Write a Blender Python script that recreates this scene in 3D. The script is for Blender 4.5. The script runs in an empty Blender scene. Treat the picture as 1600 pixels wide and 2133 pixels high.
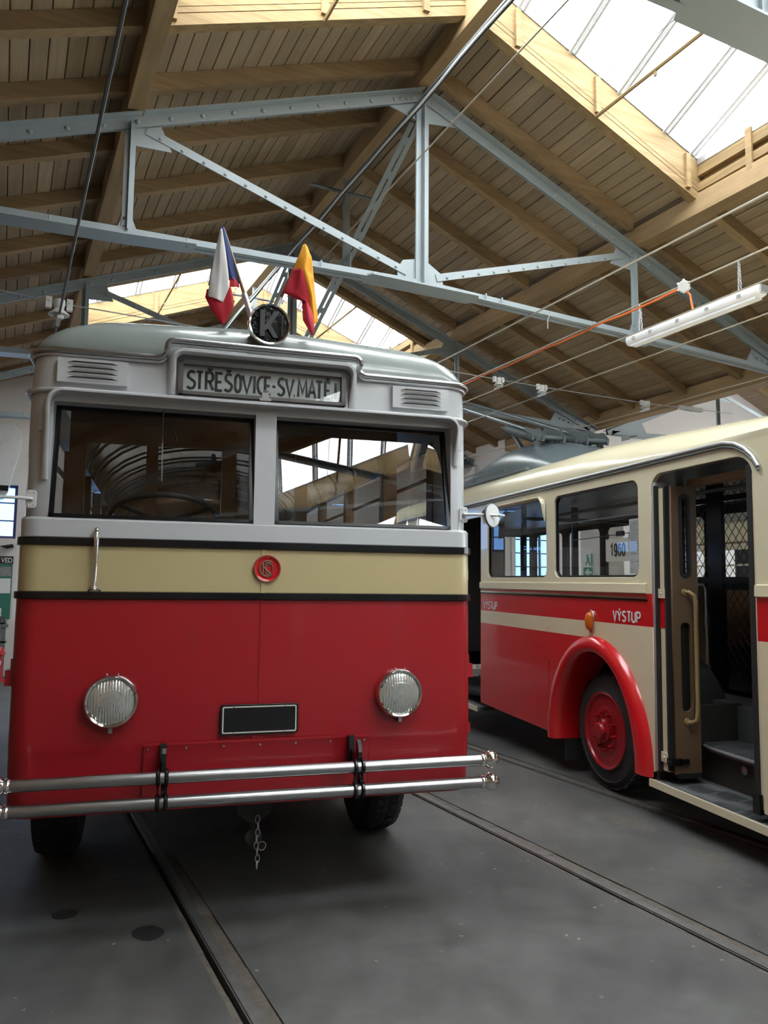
import bpy, bmesh, math, random
from mathutils import Vector, Matrix
random.seed(7)
S = bpy.context.scene
COL = S.collection
R = math.radians

# ------------------------------------------------------------ camera
cam = bpy.data.objects.new('camera', bpy.data.cameras.new('camera'))
COL.objects.link(cam)
S.camera = cam
YAW, PITCH, ROLL = R(26.15), R(5.85), R(0.5)
_f = Vector((math.sin(YAW)*math.cos(PITCH), math.cos(YAW)*math.cos(PITCH), math.sin(PITCH)))
_r = Vector((math.cos(YAW), -math.sin(YAW), 0))
_u = _r.cross(_f)
_r2 = math.cos(ROLL)*_r + math.sin(ROLL)*_u
_u2 = -math.sin(ROLL)*_r + math.cos(ROLL)*_u
m = Matrix((_r2, _u2, -_f)).transposed().to_4x4()
m.translation = (0, 0, 1.65)
cam.matrix_world = m
cam.data.sensor_fit = 'HORIZONTAL'
cam.data.sensor_width = 36
cam.data.lens = 1612/1600*36
cam.data.clip_start = 0.05

# ------------------------------------------------------------ sky, exposure
world = bpy.data.worlds.new('overcast_sky')
S.world = world
world.use_nodes = True
_bg = world.node_tree.nodes['Background']
_bg.inputs[0].default_value = (0.93, 0.97, 1.0, 1)
SKY = 13.0
_bg.inputs[1].default_value = SKY
S.view_settings.view_transform = 'Standard'
S.view_settings.look = 'None'
S.view_settings.gamma = 1
S.view_settings.use_curve_mapping = False
S.view_settings.exposure = 0.30
cy = S.cycles
cy.max_bounces = 10
cy.diffuse_bounces = 6
cy.glossy_bounces = 6
cy.transmission_bounces = 6
cy.transparent_max_bounces = 16
cy.caustics_reflective = False
cy.caustics_refractive = False
cy.sample_clamp_indirect = 6
cy.use_denoising = True

# ------------------------------------------------------------ materials
def nt(name):
    mt = bpy.data.materials.new(name)
    mt.use_nodes = True
    n = mt.node_tree.nodes
    return mt, n, mt.node_tree.links, n['Principled BSDF']

def paint(name, col, rough=0.4, metal=0.0, var=0.06, scale=6.0, bump=0.0, bscale=60, coat=0.0, spec=0.5):
    mt, n, l, b = nt(name)
    b.inputs['Roughness'].default_value = rough
    b.inputs['Metallic'].default_value = metal
    b.inputs['Coat Weight'].default_value = coat
    b.inputs['Coat Roughness'].default_value = 0.06
    b.inputs['Specular IOR Level'].default_value = spec
    tc = n.new('ShaderNodeTexCoord')
    nz = n.new('ShaderNodeTexNoise'); nz.inputs['Scale'].default_value = scale; nz.inputs['Detail'].default_value = 5
    l.new(tc.outputs['Object'], nz.inputs['Vector'])
    mx = n.new('ShaderNodeMix'); mx.data_type = 'RGBA'
    c = Vector(col)
    mx.inputs[6].default_value = (*(c*(1-var)), 1)
    mx.inputs[7].default_value = (*(c*(1+var)), 1)
    l.new(nz.outputs['Fac'], mx.inputs[0])
    l.new(mx.outputs[2], b.inputs['Base Color'])
    if bump:
        n2 = n.new('ShaderNodeTexNoise'); n2.inputs['Scale'].default_value = bscale; n2.inputs['Detail'].default_value = 4
        l.new(tc.outputs['Object'], n2.inputs['Vector'])
        bp = n.new('ShaderNodeBump'); bp.inputs['Strength'].default_value = bump; bp.inputs['Distance'].default_value = 0.01
        l.new(n2.outputs['Fac'], bp.inputs['Height']); l.new(bp.outputs[0], b.inputs['Normal'])
    return mt

def wood(name, col, axis='Y', dark=0.72, rough=0.75, rnd=0.35):
    mt, n, l, b = nt(name)
    b.inputs['Roughness'].default_value = rough
    b.inputs['Specular IOR Level'].default_value = 0.25
    tc = n.new('ShaderNodeTexCoord')
    oi = n.new('ShaderNodeObjectInfo')
    mp = n.new('ShaderNodeMapping')
    sc = {'X': (0.7, 14, 14), 'Y': (14, 0.7, 14), 'Z': (14, 14, 0.7)}[axis]
    mp.inputs['Scale'].default_value = sc
    l.new(tc.outputs['Object'], mp.inputs['Vector'])
    cmb = n.new('ShaderNodeCombineXYZ')
    ml = n.new('ShaderNodeMath'); ml.operation = 'MULTIPLY'; ml.inputs[1].default_value = 37
    l.new(oi.outputs['Random'], ml.inputs[0])
    for k in range(3): l.new(ml.outputs[0], cmb.inputs[k])
    l.new(cmb.outputs[0], mp.inputs['Location'])
    nz = n.new('ShaderNodeTexNoise'); nz.inputs['Scale'].default_value = 1.6; nz.inputs['Detail'].default_value = 6
    nz.inputs['Distortion'].default_value = 0.8
    l.new(mp.outputs[0], nz.inputs['Vector'])
    nb = n.new('ShaderNodeTexNoise'); nb.inputs['Scale'].default_value = 1.3; nb.inputs['Detail'].default_value = 3
    l.new(tc.outputs['Object'], nb.inputs['Vector'])
    rp = n.new('ShaderNodeValToRGB')
    rp.color_ramp.elements[0].position = 0.3; rp.color_ramp.elements[1].position = 0.7
    c = Vector(col)
    rp.color_ramp.elements[0].color = (c[0]*dark, c[1]*dark*0.97, c[2]*dark*0.92, 1)
    rp.color_ramp.elements[1].color = (*c, 1)
    l.new(nz.outputs['Fac'], rp.inputs[0])
    # per-plank brightness and broad stains
    ad = n.new('ShaderNodeMapRange'); ad.inputs[3].default_value = 1-rnd/2; ad.inputs[4].default_value = 1+rnd/2
    l.new(oi.outputs['Random'], ad.inputs[0])
    ad2 = n.new('ShaderNodeMapRange'); ad2.inputs[1].default_value = 0.3; ad2.inputs[2].default_value = 0.7
    ad2.inputs[3].default_value = 0.85; ad2.inputs[4].default_value = 1.12
    l.new(nb.outputs['Fac'], ad2.inputs[0])
    mm = n.new('ShaderNodeMath'); mm.operation = 'MULTIPLY'
    l.new(ad.outputs[0], mm.inputs[0]); l.new(ad2.outputs[0], mm.inputs[1])
    vm = n.new('ShaderNodeVectorMath'); vm.operation = 'SCALE'
    l.new(rp.outputs[0], vm.inputs[0]); l.new(mm.outputs[0], vm.inputs['Scale'])
    l.new(vm.outputs[0], b.inputs['Base Color'])
    bp = n.new('ShaderNodeBump'); bp.inputs['Strength'].default_value = 0.15; bp.inputs['Distance'].default_value = 0.01
    l.new(nz.outputs['Fac'], bp.inputs['Height']); l.new(bp.outputs[0], b.inputs['Normal'])
    return mt

def pane(name, tint=(1, 1, 1), refl=1.0, rough=0.0):
    mt, n, l, b = nt(name)
    n.remove(b)
    out = n['Material Output']
    tr = n.new('ShaderNodeBsdfTransparent'); tr.inputs[0].default_value = (*tint, 1)
    gl = n.new('ShaderNodeBsdfGlossy'); gl.inputs['Roughness'].default_value = rough
    # thin sheet: Schlick reflectance that is the same from either side
    lw = n.new('ShaderNodeLayerWeight'); lw.inputs[0].default_value = 0.5
    pw = n.new('ShaderNodeMath'); pw.operation = 'POWER'; pw.inputs[1].default_value = 5
    l.new(lw.outputs['Facing'], pw.inputs[0])
    mr = n.new('ShaderNodeMapRange'); mr.inputs[3].default_value = 0.043*refl; mr.inputs[4].default_value = 1.0
    l.new(pw.outputs[0], mr.inputs[0])
    mx = n.new('ShaderNodeMixShader')
    l.new(mr.outputs[0], mx.inputs[0])
    l.new(tr.outputs[0], mx.inputs[1]); l.new(gl.outputs[0], mx.inputs[2])
    l.new(mx.outputs[0], out.inputs[0])
    return mt

def asphalt():
    mt, n, l, b = nt('asphalt_floor')
    tc = n.new('ShaderNodeTexCoord')
    def noise(s, d=6, rough=0.6):
        z = n.new('ShaderNodeTexNoise'); z.inputs['Scale'].default_value = s; z.inputs['Detail'].default_value = d
        z.inputs['Roughness'].default_value = rough
        l.new(tc.outputs['Object'], z.inputs['Vector']); return z
    a = noise(0.9); c = noise(7); e = noise(60, 8, 0.75)
    r1 = n.new('ShaderNodeValToRGB')
    r1.color_ramp.elements[0].position = 0.33; r1.color_ramp.elements[0].color = (0.054, 0.053, 0.052, 1)
    r1.color_ramp.elements[1].position = 0.68; r1.color_ramp.elements[1].color = (0.124, 0.123, 0.117, 1)
    l.new(a.outputs['Fac'], r1.inputs[0])
    mr = n.new('ShaderNodeMapRange'); mr.inputs[1].default_value = 0.3; mr.inputs[2].default_value = 0.7
    mr.inputs[3].default_value = 0.82; mr.inputs[4].default_value = 1.15
    l.new(c.outputs['Fac'], mr.inputs[0])
    vm = n.new('ShaderNodeVectorMath'); vm.operation = 'SCALE'
    l.new(r1.outputs[0], vm.inputs[0]); l.new(mr.outputs[0], vm.inputs['Scale'])
    # pale flecks of paint and dust, rusty patches
    vo = n.new('ShaderNodeTexVoronoi'); vo.inputs['Scale'].default_value = 9
    l.new(tc.outputs['Object'], vo.inputs['Vector'])
    fl = n.new('ShaderNodeMath'); fl.operation = 'LESS_THAN'; fl.inputs[1].default_value = 0.10
    l.new(vo.outputs['Distance'], fl.inputs[0])
    gt = n.new('ShaderNodeMath'); gt.operation = 'GREATER_THAN'; gt.inputs[1].default_value = 0.52
    nn = noise(2.3, 3); l.new(nn.outputs['Fac'], gt.inputs[0])
    an = n.new('ShaderNodeMath'); an.operation = 'MULTIPLY'
    l.new(fl.outputs[0], an.inputs[0]); l.new(gt.outputs[0], an.inputs[1])
    sp = n.new('ShaderNodeMath'); sp.operation = 'GREATER_THAN'; sp.inputs[1].default_value = 0.5
    l.new(e.outputs['Fac'], sp.inputs[0])
    an2 = n.new('ShaderNodeMath'); an2.operation = 'MULTIPLY'
    l.new(an.outputs[0], an2.inputs[0]); l.new(sp.outputs[0], an2.inputs[1])
    an3 = n.new('ShaderNodeMath'); an3.operation = 'MULTIPLY'; an3.inputs[1].default_value = 0.6
    l.new(an2.outputs[0], an3.inputs[0])
    mx = n.new('ShaderNodeMix'); mx.data_type = 'RGBA'
    l.new(an3.outputs[0], mx.inputs[0]); l.new(vm.outputs[0], mx.inputs[6])
    mx.inputs[7].default_value = (0.42, 0.38, 0.28, 1)
    rn = noise(1.7, 5); rr = n.new('ShaderNodeMapRange'); rr.inputs[1].default_value = 0.6; rr.inputs[2].default_value = 0.75
    rr.inputs[3].default_value = 0; rr.inputs[4].default_value = 0.22
    l.new(rn.outputs['Fac'], rr.inputs[0])
    mx2 = n.new('ShaderNodeMix'); mx2.data_type = 'RGBA'
    l.new(rr.outputs[0], mx2.inputs[0]); l.new(mx.outputs[2], mx2.inputs[6]); mx2.inputs[7].default_value = (0.11, 0.075, 0.055, 1)
    l.new(mx2.outputs[2], b.inputs['Base Color'])
    r2 = n.new('ShaderNodeMapRange'); r2.inputs[3].default_value = 0.42; r2.inputs[4].default_value = 0.68
    l.new(c.outputs['Fac'], r2.inputs[0]); l.new(r2.outputs[0], b.inputs['Roughness'])
    b.inputs['Specular IOR Level'].default_value = 0.3
    bp = n.new('ShaderNodeBump'); bp.inputs['Strength'].default_value = 0.25; bp.inputs['Distance'].default_value = 0.004
    l.new(e.outputs['Fac'], bp.inputs['Height']); l.new(bp.outputs[0], b.inputs['Normal'])
    return mt

M = {}
M['plank'] = wood('ceiling_plank_wood', (0.37, 0.278, 0.185), 'Y', 0.8, 0.8, 0.30)
M['rafter'] = wood('rafter_wood', (0.37, 0.252, 0.138), 'X', 0.72, 0.8, 0.2)
M['beam'] = wood('purlin_wood', (0.40, 0.275, 0.150), 'Y', 0.75, 0.8, 0.1)
M['curb'] = wood('curb_board_wood', (0.33, 0.225, 0.108), 'X', 0.62, 0.7, 0.15)
M['curby'] = wood('side_board_wood', (0.33, 0.225, 0.108), 'Y', 0.62, 0.7, 0.15)
M['steel'] = paint('truss_grey_paint', (0.285, 0.325, 0.34), 0.42, 0, 0.06, 3, 0.05, 30)
M['darksteel'] = paint('dark_grey_steel_paint', (0.13, 0.15, 0.16), 0.4)
M['alu'] = paint('aluminium', (0.62, 0.64, 0.66), 0.35, 0.7)
M['bargrey'] = paint('glazing_bar_grey', (0.55, 0.57, 0.60), 0.45)
M['skyglass'] = pane('skylight_glass', (0.94, 0.97, 0.97), 1.0)
M['deck'] = paint('roof_deck', (0.12, 0.08, 0.05), 0.9)
M['wall'] = paint('white_plaster', (0.74, 0.70, 0.67), 0.85, 0, 0.04, 2, 0.1, 40)
M['asphalt'] = asphalt()
M['rail'] = paint('worn_rail_steel', (0.21, 0.205, 0.195), 0.42, 0.6, 0.4, 14, 0.3, 40)
M['rust'] = paint('rusty_rail_edge', (0.10, 0.085, 0.07), 0.85, 0, 0.5, 14, 0.5, 60)
M['groove'] = paint('dark_groove', (0.018, 0.017, 0.016), 0.95)  # near-black tone for the floor of the rail groove
M['red'] = paint('red_coachwork', (0.385, 0.010, 0.018), 0.33, 0, 0.05, 2, 0, 0, 0.25)
M['red2'] = paint('bright_red_coachwork', (0.60, 0.012, 0.016), 0.25, 0, 0.05, 2, 0, 0, 0.5)
M['grey'] = paint('pale_grey_coachwork', (0.58, 0.595, 0.615), 0.3, 0, 0.03, 3, 0, 0, 0.3)
M['roofgrey'] = paint('grey_green_roof_paint', (0.25, 0.285, 0.27), 0.26, 0, 0.09, 5, 0.16, 9, 0.3)
M['tan'] = paint('sand_coachwork', (0.56, 0.46, 0.245), 0.35, 0, 0.03, 3, 0, 0, 0.25)
M['cream'] = paint('cream_coachwork', (0.74, 0.67, 0.47), 0.25, 0, 0.04, 3, 0, 0, 0.5)
M['black'] = paint('black_gloss', (0.008, 0.008, 0.01), 0.18)
M['rubber'] = paint('black_rubber', (0.013, 0.013, 0.014), 0.65)
M['tyre'] = paint('tyre_rubber', (0.026, 0.027, 0.028), 0.7, 0, 0.2, 12, 0.2, 40)
M['chrome'] = paint('chrome', (0.78, 0.77, 0.75), 0.10, 1.0, 0.02)
M['dullchrome'] = paint('brushed_steel', (0.42, 0.42, 0.42), 0.28, 1.0, 0.15, 9)
M['lens'] = paint('headlamp_glass', (0.62, 0.63, 0.60), 0.12, 0.65, 0.2, 30)
M['bus_glass'] = pane('windscreen_glass', (0.88, 0.90, 0.89), 2.4)
M['side_glass'] = pane('side_window_glass', (0.86, 0.88, 0.89), 1.6)
M['signglass'] = pane('sign_glass', (0.95, 0.96, 0.96), 1.2)
M['sign'] = paint('sign_panel', (0.50, 0.54, 0.52), 0.5)
M['brown'] = paint('varnished_wood', (0.25, 0.135, 0.062), 0.35, 0, 0.3, 5)
M['doorbrown'] = paint('brown_door_laminate', (0.17, 0.105, 0.06), 0.4, 0, 0.1)
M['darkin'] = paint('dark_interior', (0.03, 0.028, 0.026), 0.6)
M['greyin'] = paint('grey_rubber_floor', (0.11, 0.115, 0.12), 0.6, 0, 0.15, 20, 0.4, 30)
M['white'] = paint('white_enamel', (0.75, 0.76, 0.76), 0.35)
M['lampwhite'] = paint('lamp_housing_white', (0.82, 0.81, 0.84), 0.35)
M['wire'] = paint('bronze_wire', (0.40, 0.35, 0.28), 0.45, 0.3)
M['darkwire'] = paint('dark_cable', (0.05, 0.05, 0.05), 0.5)
M['orange'] = paint('orange_cable', (0.80, 0.16, 0.03), 0.5)
M['porcelain'] = paint('insulator_grey', (0.55, 0.55, 0.53), 0.35)
M['amber'] = paint('amber_lens', (0.55, 0.12, 0.01), 0.2)
M['bronze'] = paint('bronze', (0.30, 0.22, 0.15), 0.45, 0.6)
M['fwhite'] = paint('flag_white', (0.75, 0.74, 0.74), 0.8)
M['fred'] = paint('flag_red', (0.50, 0.012, 0.03), 0.8)
M['fblue'] = paint('flag_blue', (0.012, 0.028, 0.12), 0.8)
M['fyellow'] = paint('flag_yellow', (0.85, 0.36, 0.01), 0.8)
M['paper'] = paint('paper', (0.70, 0.71, 0.70), 0.7)
M['ivory'] = paint('ivory_plate', (0.72, 0.70, 0.62), 0.5)
M['green'] = paint('green_board', (0.03, 0.16, 0.11), 0.6)
M['exitgreen'] = paint('sign_green', (0.01, 0.27, 0.11), 0.5)
M['ink'] = paint('black_ink', (0.012, 0.012, 0.012), 0.5)
M['greyink'] = paint('grey_print', (0.30, 0.31, 0.31), 0.6)
M['blueglass'] = pane('blue_tinted_glass', (0.065, 0.14, 0.29), 0.4)
M['beige'] = paint('beige_laminate', (0.36, 0.30, 0.21), 0.5)

# ------------------------------------------------------------ mesh builder
class MB:
    def __init__(s): s.v = []; s.f = []; s.mi = []; s.cur = 0
    def add(s, vs, fs):
        o = len(s.v); s.v += [tuple(p) for p in vs]
        for f in fs: s.f.append([o+i for i in f]); s.mi.append(s.cur)
        return s
    def box(s, x0, x1, y0, y1, z0, z1):
        v = [(x, y, z) for z in (z0, z1) for y in (y0, y1) for x in (x0, x1)]
        return s.add(v, [(0, 2, 3, 1), (4, 5, 7, 6), (0, 1, 5, 4), (2, 6, 7, 3), (0, 4, 6, 2), (1, 3, 7, 5)])
    def bar(s, p, q, w, h, up=(0, 0, 1), off=(0, 0)):
        """box from p to q, w across, h along up"""
        p = Vector(p); q = Vector(q); d = (q-p).normalized(); u = Vector(up)
        sd = d.cross(u)
        if sd.length < 1e-6: sd = d.cross(Vector((0, 1, 0)))
        sd.normalize(); u = sd.cross(d).normalized()
        c = sd*off[0]+u*off[1]
        v = []
        for e in (p, q):
            for a, b in ((-1, -1), (1, -1), (1, 1), (-1, 1)):
                v.append(e+c+sd*(a*w/2)+u*(b*h/2))
        return s.add(v, [(0, 3, 2, 1), (4, 5, 6, 7), (0, 1, 5, 4), (1, 2, 6, 5), (2, 3, 7, 6), (3, 0, 4, 7)])
    def tube(s, path, r, n=8, closed=False, cap=True):
        path = [Vector(p) for p in path]; m = len(path)
        rs = r if isinstance(r, (list, tuple)) else [r]*m
        v = []; prev = None
        for i, p in enumerate(path):
            if closed: d = path[(i+1) % m]-path[i-1]
            else: d = path[min(i+1, m-1)]-path[max(i-1, 0)]
            d.normalize()
            if prev is None:
                a = Vector((0, 0, 1)) if abs(d.z) < 0.9 else Vector((1, 0, 0))
                u = d.cross(a).normalized()
            else:
                u = prev-d*prev.dot(d); u.normalize()
            prev = u; w = d.cross(u)
            for k in range(n):
                t = 2*math.pi*k/n
                v.append(p+(u*math.cos(t)+w*math.sin(t))*rs[i])
        f = []
        for i in range(m if closed else m-1):
            j = (i+1) % m
            for k in range(n):
                k2 = (k+1) % n
                f.append((i*n+k, i*n+k2, j*n+k2, j*n+k))
        if cap and not closed:
            f.append(tuple(range(n-1, -1, -1))); f.append(tuple((m-1)*n+k for k in range(n)))
        return s.add(v, f)
    def lathe(s, prof, c=(0, 0, 0), axis=(0, -1, 0), n=32, cap=True):
        """prof: (radius, distance along axis)"""
        a = Vector(axis).normalized(); c = Vector(c)
        u = a.cross(Vector((0, 0, 1)))
        if u.length < 1e-4: u = Vector((1, 0, 0))
        u.normalize(); w = u.cross(a)
        v = []; f = []
        for r, t in prof:
            for k in range(n):
                q = 2*math.pi*k/n
                v.append(c+a*t+(u*math.cos(q)+w*math.sin(q))*r)
        for i in range(len(prof)-1):
            for k in range(n):
                k2 = (k+1) % n
                f.append((i*n+k, (i+1)*n+k, (i+1)*n+k2, i*n+k2))
        if cap and prof[0][0] > 1e-5: f.append(tuple(range(n)))
        if cap and prof[-1][0] > 1e-5: f.append(tuple((len(prof)-1)*n+k for k in range(n-1, -1, -1)))
        return s.add(v, f)
    def ball(s, c, r, n=16):
        pr = [(max(r*math.sin(math.pi*i/(n//2)), 1e-6), -r*math.cos(math.pi*i/(n//2))) for i in range(n//2+1)]
        return s.lathe(pr, c, (0, 0, 1), n)
    def loft(s, rings, closed=False, cap=False):
        n = len(rings[0]); v = [p for r in rings for p in r]; f = []
        for i in range(len(rings)-1):
            for k in range(n if closed else n-1):
                k2 = (k+1) % n
                f.append((i*n+k, i*n+k2, (i+1)*n+k2, (i+1)*n+k))
        if cap:
            f.append(tuple(range(n-1, -1, -1))); f.append(tuple((len(rings)-1)*n+k for k in range(n)))
        return s.add(v, f)
    def prism(s, pts, d):
        """closed polygon of 3-d points pushed along d"""
        n = len(pts); d = Vector(d); a = [Vector(p) for p in pts]
        v = a+[p+d for p in a]
        f = [tuple(range(n)), tuple(range(2*n-1, n-1, -1))]
        for i in range(n):
            j = (i+1) % n; f.append((i, i+n, j+n, j))
        return s.add(v, f)
    def quad(s, a, b, c, d): return s.add([a, b, c, d], [(0, 1, 2, 3)])
    def build(s, name, mat, parent=None, smooth=None, loc=None):
        me = bpy.data.meshes.new(name)
        me.from_pydata(s.v, [], s.f)
        for mt in (mat if isinstance(mat, list) else [mat]): me.materials.append(M[mt] if isinstance(mt, str) else mt)
        me.polygons.foreach_set('material_index', s.mi)
        bm = bmesh.new(); bm.from_mesh(me)
        bmesh.ops.recalc_face_normals(bm, faces=bm.faces)
        bm.to_mesh(me); bm.free()
        if smooth is not None:
            me.shade_smooth(); me.set_sharp_from_angle(angle=R(smooth))
        o = bpy.data.objects.new(name, me); COL.objects.link(o)
        if parent: o.parent = parent
        if loc: o.location = loc
        return o

def tag(o, label=None, cat=None, group=None, kind=None):
    if label: o['label'] = label
    if cat: o['category'] = cat
    if group: o['group'] = group
    if kind: o['kind'] = kind
    return o
def empty(name, loc=(0, 0, 0), rot=(0, 0, 0), parent=None):
    o = bpy.data.objects.new(name, None); COL.objects.link(o)
    o.location = loc; o.rotation_euler = rot; o.empty_display_size = 0.1
    if parent: o.parent = parent
    return o
def dup(o, parent=None, loc=None):
    c = o.copy(); COL.objects.link(c)
    if parent: c.parent = parent
    if loc is not None: c.location = loc
    for ch in list(o.children): dup(ch, c)
    return c

def curve_obj(splines, ext, bev, name, mat, parent, mw):
    cu = bpy.data.curves.new(name, 'CURVE'); cu.dimensions = '2D'; cu.fill_mode = 'BOTH'
    cu.extrude = ext; cu.bevel_depth = bev; cu.bevel_resolution = 2
    for pts in splines:
        sp = cu.splines.new('POLY'); sp.points.add(len(pts)-1)
        for p, q in zip(sp.points, pts): p.co = (q[0], q[1], 0, 1)
        sp.use_cyclic_u = True
    return to_mesh(cu, name, mat, parent, mw)
def to_mesh(cu, name, mat, parent, mw):
    t = bpy.data.objects.new(name+'_source', cu); COL.objects.link(t)
    dg = bpy.context.evaluated_depsgraph_get(); dg.update()
    me = bpy.data.meshes.new_from_object(t.evaluated_get(dg))
    bpy.data.objects.remove(t); bpy.data.curves.remove(cu)
    me.name = name
    me.materials.clear(); me.materials.append(M[mat])
    me.transform(mw)
    o = bpy.data.objects.new(name, me); COL.objects.link(o)
    if parent: o.parent = parent
    return o
# maps curve xy -> (x, z) plane looking at -y
XZ = Matrix(((1, 0, 0, 0), (0, 0, -1, 0), (0, 1, 0, 0), (0, 0, 0, 1)))
# for faces whose outward direction is +y and reading direction is -x
XZB = Matrix(((-1, 0, 0, 0), (0, 0, 1, 0), (0, 1, 0, 0), (0, 0, 0, 1)))
def text(s, size, width, mat, name, parent, loc, bold=0.0, ext=0.002, flip=False, base=None, rot=None, squeeze=None):
    """lettering stretched to a given width; loc is the middle of its foot"""
    cu = bpy.data.curves.new(name, 'FONT'); cu.body = s; cu.size = 1.0; cu.align_x = 'CENTER'
    cu.extrude = 0.5*ext; cu.offset = bold
    t = bpy.data.objects.new(name, cu); COL.objects.link(t)
    dg = bpy.context.evaluated_depsgraph_get(); dg.update()
    w = t.evaluated_get(dg).dimensions.x
    bpy.data.objects.remove(t)
    sx = width/max(w, 1e-4); sy = size/0.73
    mw = Matrix.Translation(loc) @ (rot if rot else (XZB if flip else XZ)) @ Matrix.Diagonal((sx, sy, 1, 1))
    return to_mesh(cu, name, mat, parent, mw)
def rrect(x0, x1, z0, z1, r, n=6):
    rr = r if isinstance(r, (list, tuple)) else [r]*4   # bl, br, tr, tl
    out = []
    for (cx, cz, a0, q) in ((x0+rr[0], z0+rr[0], 180, rr[0]), (x1-rr[1], z0+rr[1], 270, rr[1]), (x1-rr[2], z1-rr[2], 0, rr[2]), (x0+rr[3], z1-rr[3], 90, rr[3])):
        for i in range(n+1):
            a = R(a0+90*i/n); out.append((cx+q*math.cos(a), cz+q*math.sin(a)))
    return out
YZ = Matrix(((0, 0, 1, 0), (1, 0, 0, 0), (0, 1, 0, 0), (0, 0, 0, 1)))
def arc(cx, cz, rx, rz, a0, a1, n=16):
    return [(cx+rx*math.cos(R(a0+(a1-a0)*i/n)), cz+rz*math.sin(R(a0+(a1-a0)*i/n))) for i in range(n+1)]

# single-stroke lettering, unit box 0..1 by 0..1
def _a(cx_, cz_, rx, rz, a0, a1, n=8): return [(cx_+rx*math.cos(R(a0+(a1-a0)*i/n)), cz_+rz*math.sin(R(a0+(a1-a0)*i/n))) for i in range(n+1)]
GLYPH = {
 'S': [_a(0.55, 0.74, 0.45, 0.26, 40, 200, 9)+_a(0.45, 0.27, 0.5, 0.27, 30, -145, 10)],
 'T': [[(0, 1), (1, 1)], [(0.5, 1), (0.5, 0)]],
 'R': [[(0, 0), (0, 1), (0.55, 1)]+_a(0.55, 0.74, 0.42, 0.26, 90, -90)[1:]+[(0, 0.48)], [(0.45, 0.48), (1, 0)]],
 'E': [[(1, 1), (0, 1), (0, 0), (1, 0)], [(0, 0.5), (0.85, 0.5)]],
 'O': [_a(0.5, 0.68, 0.5, 0.32, 0, 180, 10)+_a(0.5, 0.32, 0.5, 0.32, 180, 360, 10)+[(1, 0.68)]],
 '0': [_a(0.5, 0.68, 0.5, 0.32, 0, 180, 10)+_a(0.5, 0.32, 0.5, 0.32, 180, 360, 10)+[(1, 0.68)]],
 'V': [[(0, 1), (0.5, 0), (1, 1)]], 'I': [[(0.5, 0), (0.5, 1)]], 'J': [[(0.5, 1), (0.5, 0.06)]],
 'C': [[(1, 1), (0.75, 1)]+_a(0.75, 0.5, 0.75, 0.5, 95, 265, 12)+[(1, 0)]],
 '-': [[(0, 0.48), (1, 0.48)]], '.': [[(0.2, 0.03), (0.8, 0.03)]],
 'M': [[(0, 0), (0.08, 1), (0.5, 0.25), (0.92, 1), (1, 0)]], 'A': [[(0, 0), (0.5, 1), (1, 0)], [(0.18, 0.33), (0.82, 0.33)]],
 'Y': [[(0, 1), (0.5, 0.45), (1, 1)], [(0.5, 0.45), (0.5, 0)]],
 'U': [[(0, 1), (0, 0.3)]+_a(0.5, 0.3, 0.5, 0.3, 180, 360)+[(1, 1)]],
 'P': [[(0, 0), (0, 1), (0.55, 1)]+_a(0.55, 0.73, 0.45, 0.27, 90, -90)[1:]+[(0, 0.46)]],
 '1': [[(0.1, 0.78), (0.62, 1), (0.62, 0)]],
 '9': [_a(0.5, 0.66, 0.5, 0.34, 0, 360, 16), [(1, 0.66)]+_a(0.5, 0.3, 0.5, 0.3, 0, -150)],
 '6': [_a(0.5, 0.34, 0.5, 0.34, 0, 360, 16), [(0, 0.34)]+_a(0.5, 0.7, 0.5, 0.3, 180, 30)],
 'v': [[(0.2, 1.24), (0.5, 1.10), (0.8, 1.24)]], "'": [[(0.4, 1.10), (0.75, 1.26)]],
}
def strokes(items, z0, h, wd, mat, name, parent, y, flip=False, th=0.002):
    """items: (glyph, x left, x right); letters made of flat strokes wd wide, foot at z0"""
    b = MB()
    for g, xa, xb in items:
        for gi in ([g] if len(g) == 1 else [g[0], g[1]]):
            for pl in GLYPH[gi]:
                w2 = wd*0.8 if gi in "v'" else wd
                P = [Vector((xa+(xb-xa)*u, z0+h*v)) for u, v in pl]
                n = len(P); L = []; Q = []
                closed = (P[0]-P[-1]).length < 1e-5
                for i in range(n):
                    p = P[i]
                    a = (P[i]-P[i-1]).normalized() if i > 0 else ((P[-1]-P[-2]).normalized() if closed else None)
                    c = (P[i+1]-P[i]).normalized() if i < n-1 else ((P[1]-P[0]).normalized() if closed else None)
                    if a is None: a = c
                    if c is None: c = a
                    t = (a+c)
                    if t.length < 1e-3: t = a.copy()
                    t.normalize(); nn = Vector((-t.y, t.x)); k = w2/2/max(0.45, nn.dot(Vector((-a.y, a.x))))
                    L.append(p+nn*k); Q.append(p-nn*k)
                o = len(b.v); sg = 1 if flip else -1
                for p, q in zip(L, Q):
                    for yy in (y, y+sg*th): b.v += [(p.x, yy, p.y), (q.x, yy, q.y)]
                for i in range(n-1):
                    k = o+4*i
                    for f in ((k+2, k+3, k+7, k+6), (k, k+4, k+5, k+1), (k, k+2, k+6, k+4), (k+1, k+5, k+7, k+3)): b.f.append(list(f)); b.mi.append(0)
    return b.build(name, mat, parent)

# ============================================================ HALL
XR, SL = 3.64, 0.39
ANG = math.atan(SL)
def zu(x): return 6.97-SL*abs(x-XR)          # underside of the rafters
TR = [round(2.64+3.96*k, 3) for k in range(-4, 4)]     # truss lines
Y_BACK, Y_END = -13.0, 16.4
X_L, X_C, X_R = -2.2, 9.5, 21.2

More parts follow.
